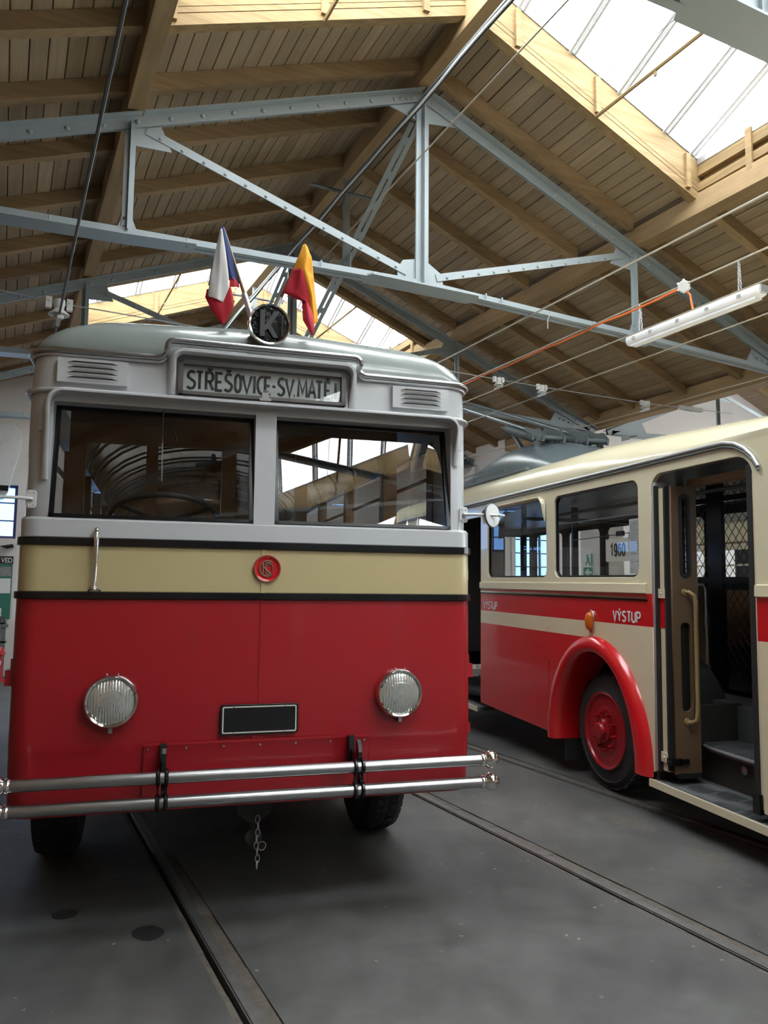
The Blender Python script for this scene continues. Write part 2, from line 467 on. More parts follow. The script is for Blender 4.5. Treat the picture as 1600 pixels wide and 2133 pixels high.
# ---- floor slab cut by the rail channels
RAILS = [(-0.535, 'right'), (0.92, 'left'), (3.115, 'left'), (4.55, 'left')]
fl = MB(); x = -6.0
for g, _ in RAILS:
    fl.box(x, g-0.03, Y_BACK-2, Y_END+1, -0.2, 0); x = g+0.14
fl.box(x, X_R+0.5, Y_BACK-2, Y_END+1, -0.2, 0)
fl.box(-6, X_R+0.5, Y_BACK-2, Y_END+1, -0.3, -0.2)
floor = tag(fl.build('floor', 'asphalt'), kind='structure')
RL = ['tram rail sunk in the floor left of the grey fronted trolleybus, outside the picture',
      'dark tram rail running under the grey fronted trolleybus with rusty groove edges',
      'worn bright tram rail in open floor between the two trolleybuses',
      'tram rail disappearing beneath the front wheel of the cream trolleybus']
for (g, _), lb in zip(RAILS, RL):
    r = empty('tram_rail', (g, 0, 0)); tag(r, lb, 'rail', kind='thing')
    b = MB().box(0.035, 0.085, Y_BACK, Y_END, -0.15, -0.004)
    b.box(0.028, 0.035, Y_BACK, Y_END, -0.15, -0.010)
    b.build('rail_head', 'rail', r)
    MB().box(-0.001, 0.028, Y_BACK, Y_END, -0.15, -0.06).build('flange_groove', 'groove', r)
    e = MB(); random.seed(3)
    for (a, c, zz) in ((-0.03, 0.0, -0.004), (0.085, 0.14, -0.004)):
        yy = Y_BACK
        while yy < Y_END:
            dy = random.uniform(0.15, 0.5); y2 = min(yy+dy, Y_END)
            e.box(a, c, yy, y2, -0.15, zz-random.uniform(0, 0.006)); yy = y2
    tag(e.build('rusty_edge', 'rust', r), 'rusty crumbling channel edge')
random.seed(11)
def blot(name, x, y, rx, ry, mat, label):
    n = 44; pts = []; ph = [random.uniform(0, 6.28) for _ in range(5)]
    for i in range(n):
        a = 2*math.pi*i/n; q = 1+sum(0.07/k*math.sin(k*a+ph[k-1]) for k in range(1, 6))
        pts.append((x+rx*q*math.cos(a), y+ry*q*math.sin(a), 0.0006))
    o = MB().prism(pts, (0, 0, 0.0008)).build(name, mat)
    return tag(o, label, 'stain')
M['oil'] = paint('oil_stain', (0.024, 0.023, 0.023), 0.5, 0, 0.3, 25)
M['track'] = paint('dusty_tread_print', (0.15, 0.135, 0.11), 0.9, 0, 0.35, 25)
blot('oil_stain', 0.72, 4.02, 0.075, 0.085, 'oil', 'round dark oil stain on the floor left of the rail')
blot('oil_stain', 0.38, 4.42, 0.06, 0.07, 'oil', 'faint dark oil stain farthest left on the floor')
def tread(x, y, n, m_, label):
    t = MB(); random.seed(5)
    for i in range(n):
        for j in range(m_):
            if abs(i-(n-1)/2)/(n/2)+abs(j-(m_-1)/2)/(m_/2) > 1.15: continue
            cx_ = x+(j-m_/2)*0.032+(i % 2)*0.012; cy_ = y+(i-n/2)*0.03
            t.prism([(cx_-0.012, cy_-0.009, 0.0006), (cx_+0.01, cy_-0.011, 0.0006), (cx_+0.013, cy_+0.008, 0.0006), (cx_-0.009, cy_+0.011, 0.0006)], (0, 0, 0.0006))
    tag(t.build('tyre_print', 'track'), label, 'mark')
tread(4.19, 4.42, 15, 8, 'dusty tyre tread print on the floor by the cream bus wheel')
tread(4.10, 3.66, 9, 8, 'dusty tyre tread print on the floor in front of the bus step')

# ---- walls
def wall_y(name, y, holes, x0=X_L, x1=X_R, roofs=True):
    top = [(X_R, 4.90), (15.35, 7.17), (X_C, 4.89), (XR, 7.17), (X_L, 4.90)] if roofs else [(x1, 4.89), (XR, 7.17), (x0, 4.90)]
    o = curve_obj([[(x0, -0.2), (x1, -0.2)]+top]+[rrect(*h, 0.001, 1) for h in holes], 0.12, 0, name, 'wall', None, Matrix.Translation((0, y, 0)) @ XZ)
    return tag(o, kind='structure')
END_W = [(-2.0, 0.19, 2.59, 3.62), (1.6, 3.8, 2.59, 3.62)]  # second window is hidden behind the bus, added for light
wall_y('wall_end', Y_END+0.12, END_W, X_L, X_C+0.1, False)
wall_y('wall_back', Y_BACK-0.12, [])
M['dark_backdrop'] = paint('dark_backdrop_paint', (0.05, 0.06, 0.055), 0.6)
for k, xg in enumerate((-1.6, 2.0, 5.6, 10.4, 14.0, 17.6)):  # unseen dark gates, added to keep bright reflections off the bus front
    d = tag(empty('door_%d' % (k+1), (xg, Y_BACK, 0)), kind='structure')
    for i in range(16): MB().box(i*0.2+0.004, i*0.2+0.196, 0.0, 0.05+0.004*(i % 2), 0.0, 4.3).build('board', 'dark_backdrop', d)
    for z in (0.4, 2.1, 3.9): MB().box(0, 3.2, 0.05, 0.08, z, z+0.16).build('brace', 'dark_backdrop', d)
RIGHT_FILL_W = [(y_, y_+2.4, 0.9, 4.2) for y_ in (-8.0, -5.2, -2.4, 0.4, 3.2, 6.0, 8.8)]  # unseen windows added to brighten the second nave
tag(curve_obj([[(Y_BACK, -0.2), (Y_END, -0.2), (Y_END, 4.85), (Y_BACK, 4.85)]]+[rrect(*h, 0.001, 1) for h in RIGHT_FILL_W], 0.12, 0, 'wall_right', 'wall', None, Matrix.Translation((X_R+0.12, 0, 0)) @ YZ), kind='structure')
SIDE_W = [(13.55, 14.25, 1.66, 3.1)]
tag(curve_obj([[(13.3, -0.2), (Y_END, -0.2), (Y_END, 4.86), (13.3, 4.86)]]+[rrect(*h, 0.001, 1) for h in SIDE_W], 0.1, 0, 'wall_side', 'wall', None, Matrix.Translation((X_C-0.05, 0, 0)) @ YZ), kind='structure')
LEFT_W = [(10.6, 12.2, 1.5, 3.5)]
tag(curve_obj([[(Y_BACK, -0.2), (Y_END, -0.2), (Y_END, 4.85), (Y_BACK, 4.85)]]+[rrect(*h, 0.001, 1) for h in LEFT_W], 0.12, 0, 'wall_left', 'doorbrown', None, Matrix.Translation((X_L-0.12, 0, 0)) @ YZ), kind='structure')  # unseen wall, coloured brown to darken the left of the hall
o = curve_obj([[(X_C, -0.2), (X_R, -0.2), (X_R, 4.90), (15.36, 7.17), (X_C, 4.90)], rrect(9.58, 10.75, 1.62, 3.05, 0.001, 1)], 0.12, 0, 'wall_inner', 'wall', None, Matrix.Translation((0, 13.4, 0)) @ XZ)
tag(o, kind='structure')
wn = [0]
M['winbar'] = paint('window_bar_paint', (0.10, 0.09, 0.22), 0.5)
def wall_window(h, y, glass, nx, nz, inside, side=False):
    wn[0] += 1
    w = tag(empty('window_%d' % wn[0], (y, h[0], h[2]) if side else (h[0], y, h[2]), (0, 0, R(90) if side else 0)), kind='structure')
    W, H = h[1]-h[0], h[3]-h[2]
    f = MB()
    for (a, b, c, d) in ((0, W, 0, 0.05), (0, W, H-0.05, H), (0, 0.05, 0.05, H-0.05), (W-0.05, W, 0.05, H-0.05)): f.box(a, b, -0.04, 0.04, c, d)
    f.build('window_frame', 'winbar', w)
    bar = None
    for i in range(1, nx):
        x_ = W*i/nx; MB().box(x_-0.012, x_+0.012, -0.03, 0.03, 0.05, H-0.05).build('glazing_bar', 'winbar', w)
    for j in range(1, nz):
        z_ = H*j/nz; MB().box(0.05, W-0.05, -0.032, 0.032, z_-0.012, z_+0.012).build('glazing_bar', 'winbar', w)
    p0 = None
    pw, ph = W/nx, H/nz
    for i in range(nx):
        for j in range(nz):
            if p0 is None: p0 = MB().quad((0.005, 0, 0.005), (pw-0.005, 0, 0.005), (pw-0.005, 0, ph-0.005), (0.005, 0, ph-0.005)).build('pane', glass, w); p = p0
            else: p = dup(p0, w)
            p.location = (i*pw, 0, j*ph)
for i, h in enumerate(END_W): wall_window(h, Y_END+0.1, 'blueglass', 7 if i < 2 else 5, 3 if i < 2 else 5, 1)

wall_window((9.58, 10.75, 1.62, 3.05), 13.38, 'blueglass', 5, 5, 1)
for h in RIGHT_FILL_W: wall_window(h, X_R+0.12, 'skyglass', 3, 4, 1, True)
wall_window(SIDE_W[0], X_C-0.05, 'blueglass', 3, 5, 1, True)
for h in LEFT_W: wall_window(h, X_L-0.12, 'skyglass', 3, 4, 1, True)
# ---- column heads on the line between the two naves
def column(y, n, g=None):
    wn = tag(MB().box(X_C-0.26, X_C+0.26, y-0.24, y+0.28, 0, 4.42).build('column', 'wall'), n, 'column', g, 'thing')
column(6.6, 'white square column behind the cream trolleybus, nearest of the row')
column(10.56, 'white square column carrying the far truss, with a green exit sign')
column(14.52, 'white square column farthest along the row between the naves')

# ---- roof
ceiling = tag(empty('ceiling'), kind='structure')
deck = MB()
LAN = [2.64, 10.56, -1.32, -5.28, -9.24, -13.2]               # bays with a roof lantern, some behind the camera added for extra light
LX0, LX1 = 0.90, 6.50
def slab(xa, xb, ya, yb, xr=XR):
    za = 6.97-SL*abs(xa-xr)+0.185; zb = 6.97-SL*abs(xb-xr)+0.185
    v = [(xa, ya, za), (xb, ya, zb), (xb, yb, zb), (xa, yb, za), (xa, ya, za+0.08), (xb, ya, zb+0.08), (xb, yb, zb+0.08), (xa, yb, za+0.08)]
    deck.add(v, [(0, 1, 2, 3), (7, 6, 5, 4), (0, 4, 5, 1), (1, 5, 6, 2), (2, 6, 7, 3), (3, 7, 4, 0)])
def deck_nave(xr, xl, xrr):
    for (a, b) in ((xl, xr-2.74), (xr+2.95, xrr)): slab(a, b, Y_BACK-0.4, Y_END+0.3, xr)
    cuts = sorted([(s+0.885, s+3.085) for s in LAN]); y = Y_BACK-0.4
    for c0, c1 in cuts+[(Y_END+0.3, None)]:
        c0 = max(c0, Y_BACK-0.4)
        if c0 > y:
            slab(xr-2.74, xr, y, c0, xr); slab(xr, xr+2.95, y, c0, xr)
        y = c1
deck_nave(XR, X_L-0.3, X_C); _L = LAN; LAN = [2.64, 6.6, -1.32, -5.28, -9.24]; deck_nave(2*X_C-XR, X_C, X_R+0.3); LAN = _L
deck.build('roof_deck', 'deck', ceiling)
# planks: one mesh per length, shared
PITCH_X = 0.1335
pm = {}
def plank_mesh(L):
    k = round(L, 2)
    if k not in pm:
        w = PITCH_X/math.cos(ANG)-0.007
        b = MB()
        pr = [(-w/2, 0.026), (-w/2, 0.004), (-w/2+0.004, 0), (w/2-0.004, 0), (w/2, 0.004), (w/2, 0.026)]
        b.loft([[(p[0], 0, p[1]) for p in pr], [(p[0], k, p[1]) for p in pr]], closed=True, cap=True)
        o = b.build('plank', 'plank', ceiling); pm[k] = o; return o, True
    return pm[k], False
stuffp = MB()
def plank(xc, side, y0, y1, single):
    z = zu(xc)+0.150+random.uniform(-0.003, 0.003)
    if single:
        o, new = plank_mesh(y1-y0)
        if not new: o = dup(o, ceiling)
        o.location = (xc, y0, z); o.rotation_euler = (0, side*ANG, 0)
    else:
        w = PITCH_X/2-0.003; d = SL*w*side
        stuffp.add([(xc-w, y0, z+d), (xc+w, y0, z-d), (xc+w, y1, z-d), (xc-w, y1, z+d)], [(0, 1, 2, 3)])
random.seed(21)
rows = []
n = int(5.84/PITCH_X)
for side in (-1, 1):
    for i in range(n+1):
        rows.append((XR+side*(0.06+PITCH_X*(i+0.5)), side))
for xc, side in rows:
    vis = xc > -0.28
    inl = LX0-0.02 < xc < LX1+0.02
    for s in TR[:-1]:
        y0, y1 = s, s+3.96
        if s in (2.64, 10.56) or s in LAN:
            segs = [(y0, y0+0.95), (y0+3.02, y1)] if inl else [(y0, y1)]
        else: segs = [(y0, y1)]
        for a, b in segs:
            single = vis and s >= 2.6 and not (s < 3 and a < 2.7 and inl)
            plank(xc, side, a, b, single)
    plank(xc, side, TR[-1], Y_END, False)
tag(stuffp.build('planks', 'plank', ceiling), kind='stuff')
# rafters
rs_ = MB()
def rafter_piece(xa, xb, y, w=0.105):
    za, zb = zu(xa), zu(xb)
    pts = [(xa, y-w/2, za), (xb, y-w/2, zb), (xb, y-w/2, zb+0.148), (xa, y-w/2, za+0.148)]
    return pts, (0, w, 0)
for s in TR:
    for k, off in enumerate((-0.06, 0.97-0.055, 1.95, 2.99+0.055)):
        y = s+off
        if y > Y_END or y < Y_BACK: continue
        lan = s in LAN
        for (xa, xb, inner) in ((XR-0.075, 0.88, 1), (XR+0.075, 6.40, 1), (0.76, X_L, 0), (6.58, X_C, 0)):
            if lan and inner and k == 2: continue
            if lan and inner and k in (1, 3): continue      # the lantern's own kerb carries these
            p, d = rafter_piece(xa, xb, y)
            if y > 3.5: MB().prism(p, d).build('rafter', 'rafter', ceiling)
            else: rs_.prism(p, d)
tag(rs_.build('rafters', 'rafter', ceiling), kind='stuff')
for (nm, xa, xb, z0, z1) in (('purlin', 0.745, 0.885, 5.71, 6.04), ('ridge_beam', 3.565, 3.73, 6.83, 7.13)):
    MB().box(xa, xb, Y_BACK, Y_END, z0, z1).build(nm, 'beam', ceiling)
MB().prism([(6.49, 4.0, 5.70), (6.70, 4.0, 5.70), (6.70, 4.0, 5.92), (6.49, 4.0, 5.92)], (-0.17, Y_END-4.0, 0)).build('purlin', 'beam', ceiling)
MB().box(6.49, 6.70, Y_BACK, 4.0, 5.70, 5.92).build('purlin', 'beam', ceiling)
for (nm, xa, xb, z0, z1) in (('wall_plate', X_L, X_L+0.2, 4.5, 4.72), ('wall_plate', X_C-0.12, X_C+0.12, 4.60, 4.84)):
    MB().box(xa, xb, Y_BACK, Y_END, z0, z1).build(nm, 'beam', ceiling)
# second nave: rafters and purlins in one
n2 = MB(); X2 = 2*X_C-XR
for s in TR:
    for off in (-0.06, 0.92, 1.95, 3.0):
        y = s+off
        if y < 0 or y > Y_END: continue
        for sd in (-1, 1):
            xa, xb = X2+sd*0.1, X2+sd*5.8
            za, zb = 6.97-SL*0.1, 6.97-SL*5.8
            n2.prism([(xa, y-0.05, za), (xb, y-0.05, zb), (xb, y-0.05, zb+0.15), (xa, y-0.05, za+0.15)], (0, 0.1, 0))
for xa, xb, z0, z1 in ((X2-2.9, X2-2.75, 5.71, 6), (X2+2.75, X2+2.9, 5.71, 6), (X2-0.08, X2+0.08, 6.83, 7.1)): n2.box(xa, xb, 0, Y_END, z0, z1)
pl = MB()
for sd in (-1, 1):
    for i in range(44):
        xc = X2+sd*(0.06+PITCH_X*(i+0.5)); z = 6.97-SL*abs(xc-X2)+0.15; w = PITCH_X/2-0.003; d = SL*w*sd
        lanx = abs(xc-X2) < 2.75
        ya = 0
        segs = [(0, Y_END)] if not lanx else [(0, 3.61), (5.64, 7.57), (9.6, Y_END)]
        for a, b in segs: pl.add([(xc-w, a, z+d), (xc+w, a, z-d), (xc+w, b, z-d), (xc-w, b, z+d)], [(0, 1, 2, 3)])
tag(n2.build('rafters_beyond', 'beam', ceiling), kind='stuff')
tag(pl.build('planks_beyond', 'plank', ceiling), kind='stuff')

# ---- roof lanterns
def lantern(s, xr=XR, portal=True, rods=True, hr=2.755):
    wn[0] += 1
    L = tag(empty('window_%d' % wn[0], (xr, s, 0)), 'glazed roof lantern across the ridge of the timber ceiling', kind='structure')
    Y0, Y1 = 0.97, 3.0; YM = (Y0+Y1)/2
    z_ = lambda dx: 6.97-SL*abs(dx)
    # kerb boards across the roof, four per end
    for yy, sg in ((Y0, -1), (Y1, 1)):
        for sd in (-1, 1):
            xa, xb = sd*0.075, (hr+0.08 if sd > 0 else -2.80)
            for (lo, hi, th, nm) in ((0.0, 0.095, 0.105, 'kerb_board'), (0.103, 0.15, 0.095, 'kerb_board'), (0.156, 0.46, 0.09, 'kerb_board')):
                y_ = yy if sg > 0 else yy-th
                MB().prism([(xa, y_, z_(xa)+lo), (xb, y_, z_(xb)+lo), (xb, y_, z_(xb)+hi), (xa, y_, z_(xa)+hi)], (0, th, 0)).build(nm, 'curb', L)
            y_ = yy if sg > 0 else yy-0.10
            MB().prism([(xa, y_-0.008*sg, z_(xa)+0.46), (xb, y_-0.008*sg, z_(xb)+0.46), (xb, y_-0.008*sg, z_(xb)+0.475), (xa, y_-0.008*sg, z_(xa)+0.475)], (0, 0.10*1, 0)).build('flashing', 'darksteel', L)
            # cleats screwed to the boards
            for cx_ in (0.5, 1.47, 2.70):
                x_ = sd*cx_; zc = z_(x_); t = 0.03*sg
                c = MB().prism([(x_-0.03, yy-sg*0.001, zc+0.04), (x_+0.03, yy-sg*0.001, zc+0.04), (x_+0.03, yy-sg*0.001, zc+0.42), (x_-0.03, yy-sg*0.001, zc+0.42)], (0, -t, 0))
                c.build('cleat', 'curb', L)
    for sd in (-1, 1):
        x_ = hr if sd > 0 else -2.76; zb = 5.93
        for (lo, hi) in ((0.03, 0.12), (0.20, 0.32)):
            MB().box(min(x_, x_+sd*0.07), max(x_, x_+sd*0.07), Y0, Y1, zb+lo, zb+hi).build('side_board', 'curby', L)
        MB().box(min(x_, x_+sd*0.07)-0.005, max(x_, x_+sd*0.07), Y0, Y1, zb+0.325, zb+0.40).build('flashing', 'alu', L)
        MB().box(min(x_+sd*0.07, x_+sd*0.1), max(x_+sd*0.07, x_+sd*0.1), Y0, Y1, zb-0.1, zb+0.38).build('outer_board', 'curby', L)
        for cy_ in (1.45, 2.35):
            MB().box(x_-0.012-sd*0.012, x_+0.012-sd*0.012, cy_-0.035, cy_+0.035, zb-0.06, zb+0.38).build('cleat', 'curby', L)
    base, rise = 0.47, 0.47
    for sd in (-1, 1):
        xs = [0, 0.55]+[0.55+0.62*k for k in range(1, 4)]+[2.79]
        for yy in (Y0-0.03, Y1+0.03):
            for a, b in zip(xs[:-1], xs[1:]):
                a_, b_ = sd*a, sd*b
                MB().quad((a_, yy, z_(a_)+base), (b_, yy, z_(b_)+base), (b_, YM, z_(b_)+base+rise), (a_, YM, z_(a_)+base+rise)).build('pane', 'skyglass', L)
            for a in xs[1:]:
                a_ = sd*a
                b = MB(); p, q = (a_, yy, z_(a_)+base-0.02), (a_, YM, z_(a_)+base+rise-0.02)
                b.bar(p, q, 0.03, 0.012, (0, 0, 1), (-0.032, 0)); b.bar(p, q, 0.03, 0.012, (0, 0, 1), (0.032, 0)); b.bar(p, q, 0.012, 0.07, (0, 0, 1), (0, 0.03)); b.bar(p, q, 0.03, 0.012, (0, 0, 1), (0, 0.06))
                b.build('glazing_bar', 'bargrey', L)
        b = MB().bar((0, YM, z_(0)+base+rise), (sd*2.79, YM, z_(2.79)+base+rise), 0.05, 0.06); b.build('ridge_bar', 'bargrey', L)
        x_ = sd*2.79
        MB().add([(x_, Y0-0.03, z_(2.79)+base), (x_, Y1+0.03, z_(2.79)+base), (x_, YM, z_(2.79)+base+rise)], [(0, 1, 2)]).build('pane', 'skyglass', L)
        MB().bar((x_, YM, z_(2.79)+base-0.1), (x_, YM, z_(2.79)+base+rise), 0.05, 0.05, (1, 0, 0)).build('glazing_bar', 'alu', L)
    if rods:
        for sd in (-1, 1):
            MB().tube([(sd*1.46, Y0, z_(1.46)+0.0), (sd*1.46, Y1, z_(1.46)+0.0)], 0.019, 6).build('tie_rod', 'curby', L)
            MB().box(sd*1.46-0.008, sd*1.46+0.008, 2.2, 2.23, z_(1.46)-0.06, z_(1.46)).build('rod_clip', 'curby', L)
            MB().tube([(sd*1.57, Y0, z_(1.57)+0.48), (sd*1.57, Y1, z_(1.57)+0.48)], 0.004, 5).build('cord', 'darkwire', L)
            MB().bar((sd*1.76, Y1+0.06, z_(1.76)+0.45), (sd*1.76, Y1+0.06, z_(1.76)+1.4), 0.04, 0.03, (0, 1, 0)).build('strut', 'alu', L)
    if portal:
        ld = bpy.data.lights.new('skylight_portal', 'AREA'); ld.shape = 'RECTANGLE'; ld.size = 5.6; ld.size_y = 2.1
        ld.cycles.is_portal = True
        lo = bpy.data.objects.new('skylight_portal', ld); COL.objects.link(lo)
        lo.location = (xr, s+YM, 7.95)
    return L
for s in LAN: lantern(s, XR, hr=2.86 if s == 2.64 else 2.80)
for s in (2.64, 6.6, -1.32, -5.28, -9.24): lantern(s, 2*X_C-XR, True, False)  # unseen lanterns over the second nave, added to light it
for h in LEFT_W:
    ld = bpy.data.lights.new('window_portal', 'AREA'); ld.shape = 'RECTANGLE'; ld.size = h[1]-h[0]; ld.size_y = h[3]-h[2]
    ld.cycles.is_portal = True
    lo = bpy.data.objects.new('window_portal', ld); COL.objects.link(lo)
    lo.location = (X_L-0.35, (h[0]+h[1])/2, (h[2]+h[3])/2); lo.rotation_euler = (R(90), 0, R(-90))

for h in RIGHT_FILL_W:
    ld = bpy.data.lights.new('window_portal', 'AREA'); ld.shape = 'RECTANGLE'; ld.size = h[1]-h[0]; ld.size_y = h[3]-h[2]
    ld.cycles.is_portal = True
    lo = bpy.data.objects.new('window_portal', ld); COL.objects.link(lo)
    lo.location = (X_R+0.35, (h[0]+h[1])/2, (h[2]+h[3])/2); lo.rotation_euler = (R(90), 0, R(90))

# ---- steel trusses
def angle_bar(mb, p, q, leg, t, up, both=True, flange_top=True, gap=0.012):
    """two angles back to back: web hangs from (or stands on) a flange"""
    p = Vector(p); q = Vector(q)
    sgn = 1 if flange_top else -1
    for sd in (-1, 1):
        mb.bar(p, q, t, leg, up, (sd*gap, 0))
        mb.bar(p, q, leg*0.8, t, up, (sd*(gap+leg*0.4), sgn*leg/2))
def rivets(p, q, n, y, parent, r=0.022, a=0.0, dz=0.0):
    b = MB(); p = Vector(p); q = Vector(q)
    for i in range(n):
        c = p.lerp(q, (i+0.5)/n); c.z += dz
        b.lathe([(r, 0), (r*0.85, 0.007), (r*0.45, 0.011), (1e-4, 0.012)], (c.x, y, c.z), (0, -1, 0), 8)
    return tag(b.build('rivet', 'steel', parent, 60), kind='stuff')
def truss(y, label, xr=XR, rv=True):
    T = tag(empty('roof_truss', (xr, y, 0)), label, 'truss')
    N = {'A': (0, 0, 6.74), 'KB': (0, 0, 4.735), 'LT': (-2.85, 0, 5.63), 'RT': (2.85, 0, 5.63), 'LB': (-2.85, 0, 4.65), 'RB': (2.85, 0, 4.65),
         'LE': (-5.62, 0, 4.55), 'RE': (5.62, 0, 4.55)}
    for sd, e in ((-1, 'LE'), (1, 'RE')):
        b = MB(); p, q = Vector(N['A']), Vector((sd*5.7, 0, 6.74-5.7*0.3895))
        angle_bar(b, p, q, 0.10, 0.010, (0, 0, 1)); o = b.build('top_chord', 'steel', T)
        if rv: rivets(p+Vector((sd*0.45, 0, -0.175)), q, 19, -0.018, o, dz=-0.004)
        b = MB(); p, q = Vector(N['KB']), Vector(N['RB' if sd > 0 else 'LB'])
        angle_bar(b, p, q, 0.075, 0.010, (0, 0, 1), flange_top=False)
        p2 = Vector((sd*5.6, 0, 4.54)); angle_bar(b, q, p2, 0.075, 0.010, (0, 0, 1), flange_top=False)
        b.build('bottom_chord', 'steel', T)
    bp = MB().prism([(-0.60, -0.13, 4.675), (-0.68, 0.0, 4.675), (-0.60, 0.12, 4.675), (0.60, 0.12, 4.675), (0.68, 0.0, 4.675), (0.60, -0.13, 4.675)], (0, 0, 0.016))
    bp.build('splice_plate', 'steel', T)
    for sd in (-1, 1):
        b = MB(); xa, xb = sd*2.28, sd*5.1
        b.bar((xa, 0, 4.632), (sd*2.85, 0, 4.598), 0.22, 0.014); b.bar((sd*2.85, 0, 4.598), (xb, 0, 4.51), 0.22, 0.014)
        if sd > 0:
            b = MB(); b.bar((2.72, 0, 4.60), (3.1, 0, 4.585), 0.22, 0.014)
        b.build('splice_plate', 'steel', T)
    # king post, a cross of angles
    b = MB().box(-0.075, 0.075, -0.006, 0.006, 4.74, 6.7); b.box(-0.006, 0.006, -0.07, 0.02, 4.74, 6.7); b.box(-0.075, -0.02, -0.018, -0.006, 4.74, 6.7)
    b.build('king_post', 'steel', T)
    for sd in (-1, 1):
        b = MB().box(sd*2.85-0.045, sd*2.85+0.045, -0.008, 0.004, 4.66, 5.63); b.box(sd*2.85-0.006, sd*2.85+0.006, -0.06, 0.0, 4.66, 5.63)
        o = b.build('post', 'steel', T)
        if rv: rivets((sd*2.85-0.025, 0, 4.66), (sd*2.85-0.025, 0, 4.81), 2, -0.014, o, 0.011); 
        b = MB(); p, q = (sd*2.72, 0, 5.60), (sd*0.17, 0, 4.83)
        b.bar(p, q, 0.010, 0.075, (0, 0, 1), (0, 0)); b.bar(p, q, 0.07, 0.010, (0, 0, 1), (0.035*sd, 0.035))
        o = b.build('diagonal', 'steel', T)
        if rv: rivets((sd*2.70, 0, 5.585), (sd*0.20, 0, 4.835), 13, -0.008, o, 0.015, dz=-0.008)
        b = MB().prism([(sd*2.96, 0.004, 5.66), (sd*2.86, 0.004, 5.46), (sd*2.80, 0.004, 5.44), (sd*2.50, 0.004, 5.46), (sd*2.62, 0.004, 5.72)], (0, 0.01, 0))
        o = b.build('gusset_plate', 'steel', T)
        MB().prism([(sd*2.94, 0.004, 4.65), (sd*2.88, 0.004, 4.81), (sd*2.82, 0.004, 4.81), (sd*2.75, 0.004, 4.65)], (0, 0.01, 0)).build('gusset_plate', 'steel', T)
        # bearing at the wall end
        o = MB().prism([(sd*4.75, 0.006, 4.62), (sd*4.9, 0.006, 4.86), (sd*5.72, 0.006, 4.60), (sd*5.72, 0.006, 4.44), (sd*5.4, 0.006, 4.44)], (0, 0.014, 0)).build('bearing_plate', 'steel', T)
        if rv: rivets((sd*4.9, 0, 4.68), (sd*5.6, 0, 4.52), 7, -0.004, o)
        MB().box(min(sd*5.3, sd*5.72), max(sd*5.3, sd*5.72), -0.15, 0.15, 4.42, 4.45).build('base_plate', 'darksteel', T)
    o = MB().prism([(-0.27, 0.005, 4.85), (-0.21, 0.005, 4.95), (-0.05, 0.005, 4.99), (0.05, 0.005, 4.99), (0.24, 0.005, 4.88), (0.26, 0.005, 4.72), (-0.27, 0.005, 4.72)], (0, 0.012, 0)).build('gusset_plate', 'steel', T)
    if rv: rivets((-0.03, 0, 4.84), (-0.03, 0, 4.96), 2, -0.006, o, 0.011)
    o = MB().prism([(-0.42, 0.004, 6.55), (-0.38, 0.004, 6.63), (-0.02, 0.004, 6.80), (0.02, 0.004, 6.80), (0.40, 0.004, 6.63), (0.44, 0.004, 6.53), (0.06, 0.004, 6.47), (-0.06, 0.004, 6.47)], (0, 0.012, 0)).build('gusset_plate', 'steel', T)
    if rv:
        rivets((-0.36, 0, 6.59), (-0.08, 0, 6.70), 4, -0.02, o); rivets((0.36, 0, 6.59), (0.08, 0, 6.70), 4, -0.02, o)
    b = MB()
    for px_ in (-3.45, -2.35, -1.1, 0.75, 0.95, 2.2): zc = 4.755-0.042*abs(px_); b.tube([(px_, -0.04, zc-0.05), (px_, -0.04, zc+0.035)], 0.010, 6)
    
    tag(b.build('bolt', 'steel', T), kind='stuff')
    return T
truss(6.6, 'pale grey riveted roof truss crossing the picture right above the flags')
truss(10.56, 'grey roof truss second in depth, its apex just behind the orange flag')
truss(14.52, 'grey roof truss farthest away, glimpsed left of the grey trolleybus roof')
truss(2.64, 'dark roof truss against the bright skylight at the top right corner')
truss(-1.32, 'dark roof truss mirrored in the right windscreen of the grey fronted trolleybus', rv=False)
truss(-5.28, 'grey roof truss behind the viewer, beyond the one mirrored in the windscreen', rv=False)
truss(10.56, 'pale steel truss of the neighbouring nave above the cream bus roof', 2*X_C-XR, False)
truss(14.52, 'pale steel truss of the neighbouring nave by the white gable wall', 2*X_C-XR, False)
# ---- longitudinal bracing under the ridge
for k, (y, lb) in enumerate(((6.6, 'grey slotted ridge bracing sloping from the main truss apex to the second truss'), (10.56, 'grey slotted ridge bracing beyond the second truss under the skylight'))):
    t = tag(empty('ridge_bracing', (XR, y, 0)), lb, 'bracing')
    b = MB(); p, q = Vector((0, 0.15, 6.54)), Vector((0, 3.75, 4.92))
    for sd in (-1, 1): b.bar(p, q, 0.055, 0.012, (1, 0, 0) if False else (0, 0, 1), (sd*0.038, 0))
    for i in range(9):
        c = p.lerp(q, (i+0.5)/9); d = (q-p).normalized()*0.05
        b.bar(c-d, c+d, 0.03, 0.010)
    b.build('diagonal', 'steel', t)
    b = MB().box(-0.035, 0.035, 1.93, 1.94, 5.68, 6.83); b.box(-0.035, -0.025, 1.94, 1.99, 5.68, 6.83); b.box(0.025, 0.035, 1.94, 1.99, 5.68, 6.83)
    b.build('hanger', 'steel', t)
    MB().box(-0.006, 0.006, 1.80, 2.16, 5.60, 5.80).build('gusset_plate', 'steel', t)
    MB().bar((-0.5, 1.95, 6.63), (0.5, 1.95, 6.63), 0.06, 0.012).build('cross_strap', 'darksteel', t)

